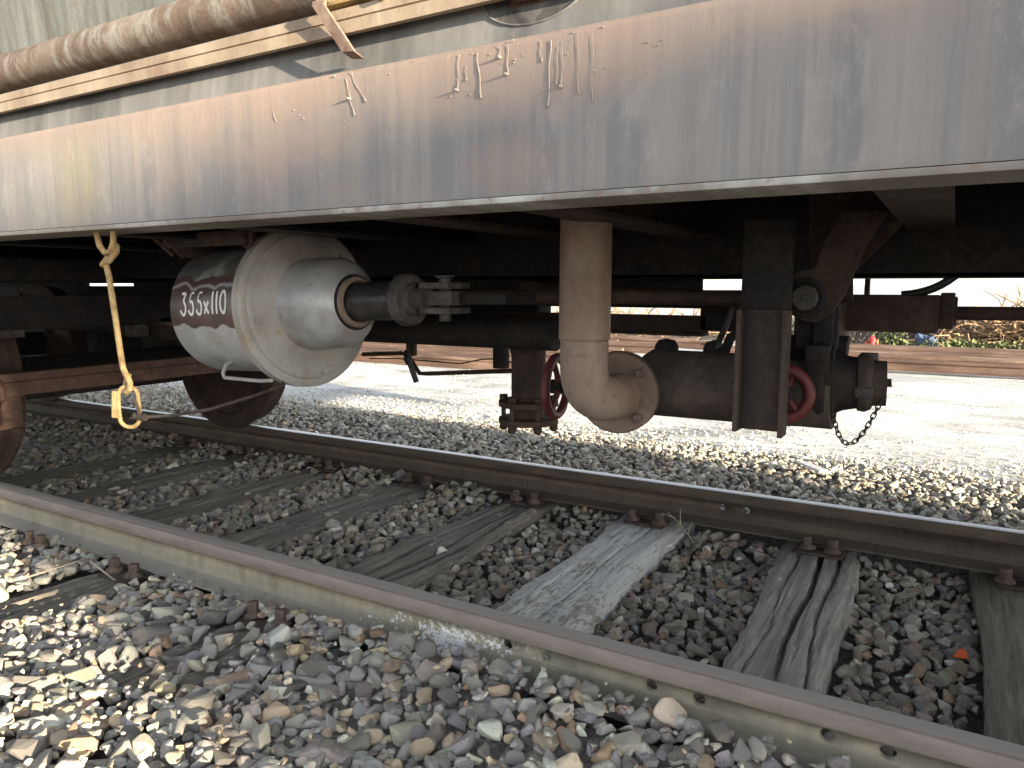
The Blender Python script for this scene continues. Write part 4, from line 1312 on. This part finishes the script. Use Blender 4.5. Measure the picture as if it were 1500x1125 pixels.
chain = empty('chain', (-.172, 1.72, .55), 'thin dark chain hanging in a loop below the capped coupling', 'chain')
cp = bez((-.214, 1.735, .580), (-.180, 1.72, .400), (-.110, 1.765, .632), 60)
def arclen(ps):
    d = [0.0]
    for a, b in zip(ps, ps[1:]): d.append(d[-1] + (Vector(b) - Vector(a)).length)
    return d
AL = arclen(cp); step = .0112
nl = int(AL[-1] / step)
for i in range(nl):
    def at_(s):
        for k in range(len(AL) - 1):
            if AL[k + 1] >= s:
                t = (s - AL[k]) / (AL[k + 1] - AL[k]); return Vector(cp[k]).lerp(Vector(cp[k + 1]), t)
        return Vector(cp[-1])
    a, b = at_(i * step), at_((i + 1) * step)
    d = (b - a).normalized(); c = (a + b) / 2
    u = d.cross(Vector((0, 1, 0))).normalized() if i % 2 else Vector((0, 1, 0))
    u = (u + .3 * d.cross(u)).normalized()
    ring = []
    for j in range(10):
        t = 2 * math.pi * j / 10
        ring.append(c + d * (.0052 * math.cos(t) + math.copysign(.0028, math.cos(t))) + u * .0046 * math.sin(t))
    m = MB(); m.tube(ring, .0016, 5, closed=True)
    m.build('chain_link', 'brown_steel', chain)

# ------------------------------------------------------------------ small finds on the ballast
m = MB(); bm = m.bm
m.prism([(-.665, 4.14), (-.64, 4.175), (-.50, 4.03), (-.535, 3.985), (-.56, 4.02)], 'z', -.105, -.093)
tag(m.build('wood_strip', 'slat_pale'), 'pale splintered strip of wood lying on the ballast behind the far rail', 'wood strip')
m = MB(); m.prism([(.062, 2.285), (.098, 2.288), (.094, 2.312), (.080, 2.318)], 'z', -.176, -.172)
m.bm.verts.ensure_lookup_table()
m.bm.transform(Matrix.Translation((.08, 2.3, -.15)) @ Matrix.Rotation(.5, 4, 'X') @ Matrix.Translation((-.08, -2.3, .15)))
tag(m.build('plastic_shard', 'shard_orange'), 'small orange shard among the dark stones near the right sleeper', 'shard')
def twig(ps, r, label, cat='twig'):
    m = MB()
    for q in ps: m.tube(q, [r * (1 - .5 * i / (len(q) - 1)) for i in range(len(q))], 5)
    tag(m.build('dry_twig', 'dry_twig'), label, cat)
twig([[(-.83, 2.83, -.175), (-.90, 2.87, -.12), (-.96, 2.88, -.08)], [(-.90, 2.87, -.12), (-.905, 2.88, -.06)], [(-.925, 2.875, -.10), (-.985, 2.88, -.09)], [(-.86, 2.85, -.15), (-.85, 2.86, -.10)]], .0022, 'dry forked weed stalk between the white and the cracked sleeper')
twig([[(-1.62, 1.68, -.16), (-1.66, 1.72, -.09)]], .002, 'single dry straw sticking up behind the near rail')
twig([[(-2.62, 1.23, -.13), (-2.50, 1.34, -.085)]], .003, 'pale dry stalk lying across the stones left of the coach screws')
twig([[(-2.50, 1.38, -.10), (-2.33, 1.36, -.125)]], .004, 'short brown stick beside the near rail')

# ------------------------------------------------------------------ beyond the yard
def yard_rail(x0, x1, y, z, rz, label):
    m = MB()
    k = .0
    m.prism([(y + a, z + .145 + b) for a, b in PROFILE], 'x', x0, x1)
    o = m.build('lying_rail', 'stack_rust', ang=30)
    c = Vector(((x0 + x1) / 2, y, z))
    o.matrix_world = Matrix.Translation(c) @ Matrix.Rotation(rz, 4, 'Z') @ Matrix.Translation(-c)
    tag(o, label, 'rail', 'old rails laid out beyond the yard')
rr = random.Random(3)
NTH = ('nearest the yard', 'second from the yard', 'third from the yard', 'fourth from the yard', 'fifth from the yard', 'sixth from the yard', 'seventh from the yard', 'eighth from the yard', 'ninth from the yard', 'tenth from the yard', 'eleventh from the yard', 'twelfth from the yard', 'farthest, before the low brush')
for i in range(9):
    yard_rail(-2.6 + rr.uniform(-.5, .2), 5.5 + rr.uniform(0, 2), 10.45 + i * .27 + rr.uniform(-.06, .06), -.245 + (.05 if i > 5 else 0) + rr.choice((0, 0, .03)), rr.uniform(-.014, .014), 'rusty rail in the stack on the right, ' + NTH[i])
for i in range(13):
    yard_rail(-14 + rr.uniform(-.5, 1), -3.9 + rr.uniform(-1.2, .5), 8.1 + i * .42 + rr.uniform(-.08, .08), -.245, rr.uniform(-.012, .012), 'sunlit rail in the row on the left, ' + NTH[i])

def tangle(name, boxes, n, r0, r1, l0, l1, mat, seed, label, cat, kind, flat=.5):
    rs = random.Random(seed)
    m = MB(); bm = m.bm
    for i in range(n):
        x0, x1, y0, y1, zb, zt = rs.choice(boxes)
        u = rs.random()
        c = Vector((rs.uniform(x0, x1), rs.uniform(y0, y1), zb + (zt - zb) * rs.random() ** 1.3))
        d = Vector((rs.uniform(-1, 1), rs.uniform(-1, 1), rs.uniform(-flat, flat))).normalized() * rs.uniform(l0, l1)
        mid = c + d * .5 + Vector((rs.uniform(-.1, .1), rs.uniform(-.1, .1), rs.uniform(-.05, .1)))
        r = rs.uniform(r0, r1)
        m.tube([c, mid, c + d], [r, r * .8, r * .4], 4, caps=False)
    return tag(m.build(name, mat), label, cat, None, kind)
def mound(name, x0, x1, yc, w, h, mat, label, seed):
    xs, ys = spaced(x0, x1, .25), spaced(yc - w, yc + w, .25)
    def hf(x, y):
        e = max(0, 1 - ((y - yc) / w) ** 2) * min(1, (x - x0) / 1.0, (x1 - x) / 1.0)
        return -.27 + h * e * (.75 + .5 * noise.noise(Vector((x * .8, y * .8, seed)))) + .05 * noise.noise(Vector((x * 4, y * 4, seed)))
    return tag(sheet(name, xs, ys, hf, mat), label)
mound('earth_bank', -26, 14, 16.6, 1.9, .42, 'earth', 'low earth bank covered in brush behind the rails', 3)
tangle('brush_pile', [(-.3, 3.5, 14.2, 15.6, -.22, .22), (.4, 2.6, 14.4, 16, -.1, .30)], 1500, .006, .022, .2, .9, 'twig_tan', 1, 'heap of cut tan branches behind the stacked rails on the right', 'brush', 'stuff')
tangle('hedge_brush', [(-2.6, .2, 14.6, 16.5, -.22, .22), (-3.6, 0.3, 15, 17, -.2, .16)], 2400, .004, .012, .15, .5, 'twig_grey', 2, 'grey tangle of bare brush behind the stacked rails', 'brush', 'stuff', 1.2)
tangle('far_brush', [(-24, -3, 14.6, 17, -.2, .12), (-24, -3, 15, 17, -.2, .2)], 3000, .006, .02, .2, .7, 'twig_tan', 4, 'low sunlit brush along the far side of the yard on the left', 'brush', 'stuff', 1.0)
def leafy(name, c, rad, n, s, mat, seed, label, cat, kind=None):
    rs = random.Random(seed)
    m = MB(); bm = m.bm
    for i in range(n):
        a = Vector((rs.gauss(0, .45) * rad[0], rs.gauss(0, .45) * rad[1], abs(rs.gauss(0, .5)) * rad[2])) + Vector(c)
        d = Vector((rs.uniform(-1, 1), rs.uniform(-1, 1), rs.uniform(-.2, 1.2))).normalized() * s * rs.uniform(.6, 1.5)
        w = d.cross(Vector((rs.uniform(-1, 1), rs.uniform(-1, 1), rs.uniform(-1, 1)))).normalized() * s * .22
        v = [bm.verts.new(p) for p in (a, a + d * .5 + w, a + d, a + d * .5 - w)]
        bm.faces.new(v)
    return tag(m.build(name, mat), label, cat, None, kind)
leafy('green_bush', (-.86, 13.7, -.22), (.26, .2, .34), 700, .07, 'leaf_green', 1, 'small green bush beside the red hydrant beyond the rails', 'bush')
leafy('pale_bush', (-2.05, 15, -.2), (.4, .3, .4), 800, .06, 'leaf_green', 2, 'dull green bush at the left end of the grey brush', 'bush')
leafy('grass_verge', (1.6, 13.4, -.24), (2.4, .35, .16), 6000, .09, 'grass_green', 3, 'strip of green grass along the foot of the brush heap', None, 'stuff')
leafy('weed_clump', (.1, 13.5, -.24), (.16, .12, .22), 320, .08, 'grass_green', 4, 'bright green weed clump in front of the brush heap', 'weeds')
# hydrant
h = empty('hydrant', (-1.11, 13.4, -.245), 'small red hydrant standing before the grey brush', 'hydrant')
m = MB(); m.lathe((-1.11, 13.4, -.245), (0, 0, 1), [(0, .075), (.02, .075), (.025, .055), (.19, .052), (.195, .07), (.215, .07), (.22, .055), (.26, .04), (.275, .015), (.29, .012)], 20)
m.build('barrel', 'hydrant_red', h)
for s in (-1, 1):
    m = MB(); m.lathe((-1.11 + s * .05, 13.4, -.09), (s, 0, 0), [(0, .03), (.03, .03), (.032, .038), (.05, .038)], 14)
    m.build('outlet', 'hydrant_red', h)
def crumple(name, c, s, mat, seed, label, cat):
    bm = bmesh.new()
    bmesh.ops.create_icosphere(bm, subdivisions=3, radius=1)
    for v in bm.verts:
        p = v.co.copy()
        k = 1 + .45 * noise.noise(p * 1.7 + Vector((seed, 0, 0))) + .2 * noise.noise(p * 5)
        v.co = Vector((c[0] + p.x * s[0] * k, c[1] + p.y * s[1] * k, c[2] + max(-.2, p.z) * s[2] * k))
    m = MB(); m.add(bm)
    return tag(m.build(name, mat, ang=20), label, cat)
crumple('tarpaulin', (-.36, 13.8, -.2), (.20, .2, .26), 'tarp_blue', 2, 'crumpled dark blue tarpaulin beside the brush heap', 'tarpaulin')
crumple('plastic_sheet', (-.42, 13.35, -.24), (.20, .1, .07), 'sheet_white', 5, 'white plastic sheet lying flat by the blue tarpaulin', 'sheet')
crumple('white_bag', (-.62, 13.5, -.23), (.07, .07, .11), 'sheet_white', 8, 'small white bag left of the blue tarpaulin', 'bag')

# ------------------------------------------------------------------ unseen shed, added and sized to throw the shade on the right
b = empty('shade_shed', (27.7, -4.2, -.3), 'unseen brick shed added at the right to cast the foreground shade', 'shed')
SHED = (26.0, 29.5, -5.36, -3.0, 4.62)
x0, x1, y0, y1, hh = SHED
m = MB(); m.box((x0, y0, -.3), (x1, y1, hh), .01)
m.build('wall', 'brick_red', b)
m = MB(); m.box((x0 - .15, y0 - .3, hh + .003), (x1 + .15, y1 + .3, hh + .16), .01)
m.build('roof', 'roof_slate', b)
for xx in (26.3, 27.9):
    m = MB(); m.box((xx, y1 - .02, 2.2), (xx + 1.4, y1 + .03, 4.2), .01)
    w = m.build('window', 'slat_pale', b)
    m = MB(); m.box((xx + .1, y1 + .031, 2.3), (xx + 1.3, y1 + .04, 4.1))
    m.build('pane', 'glass_dark', w)
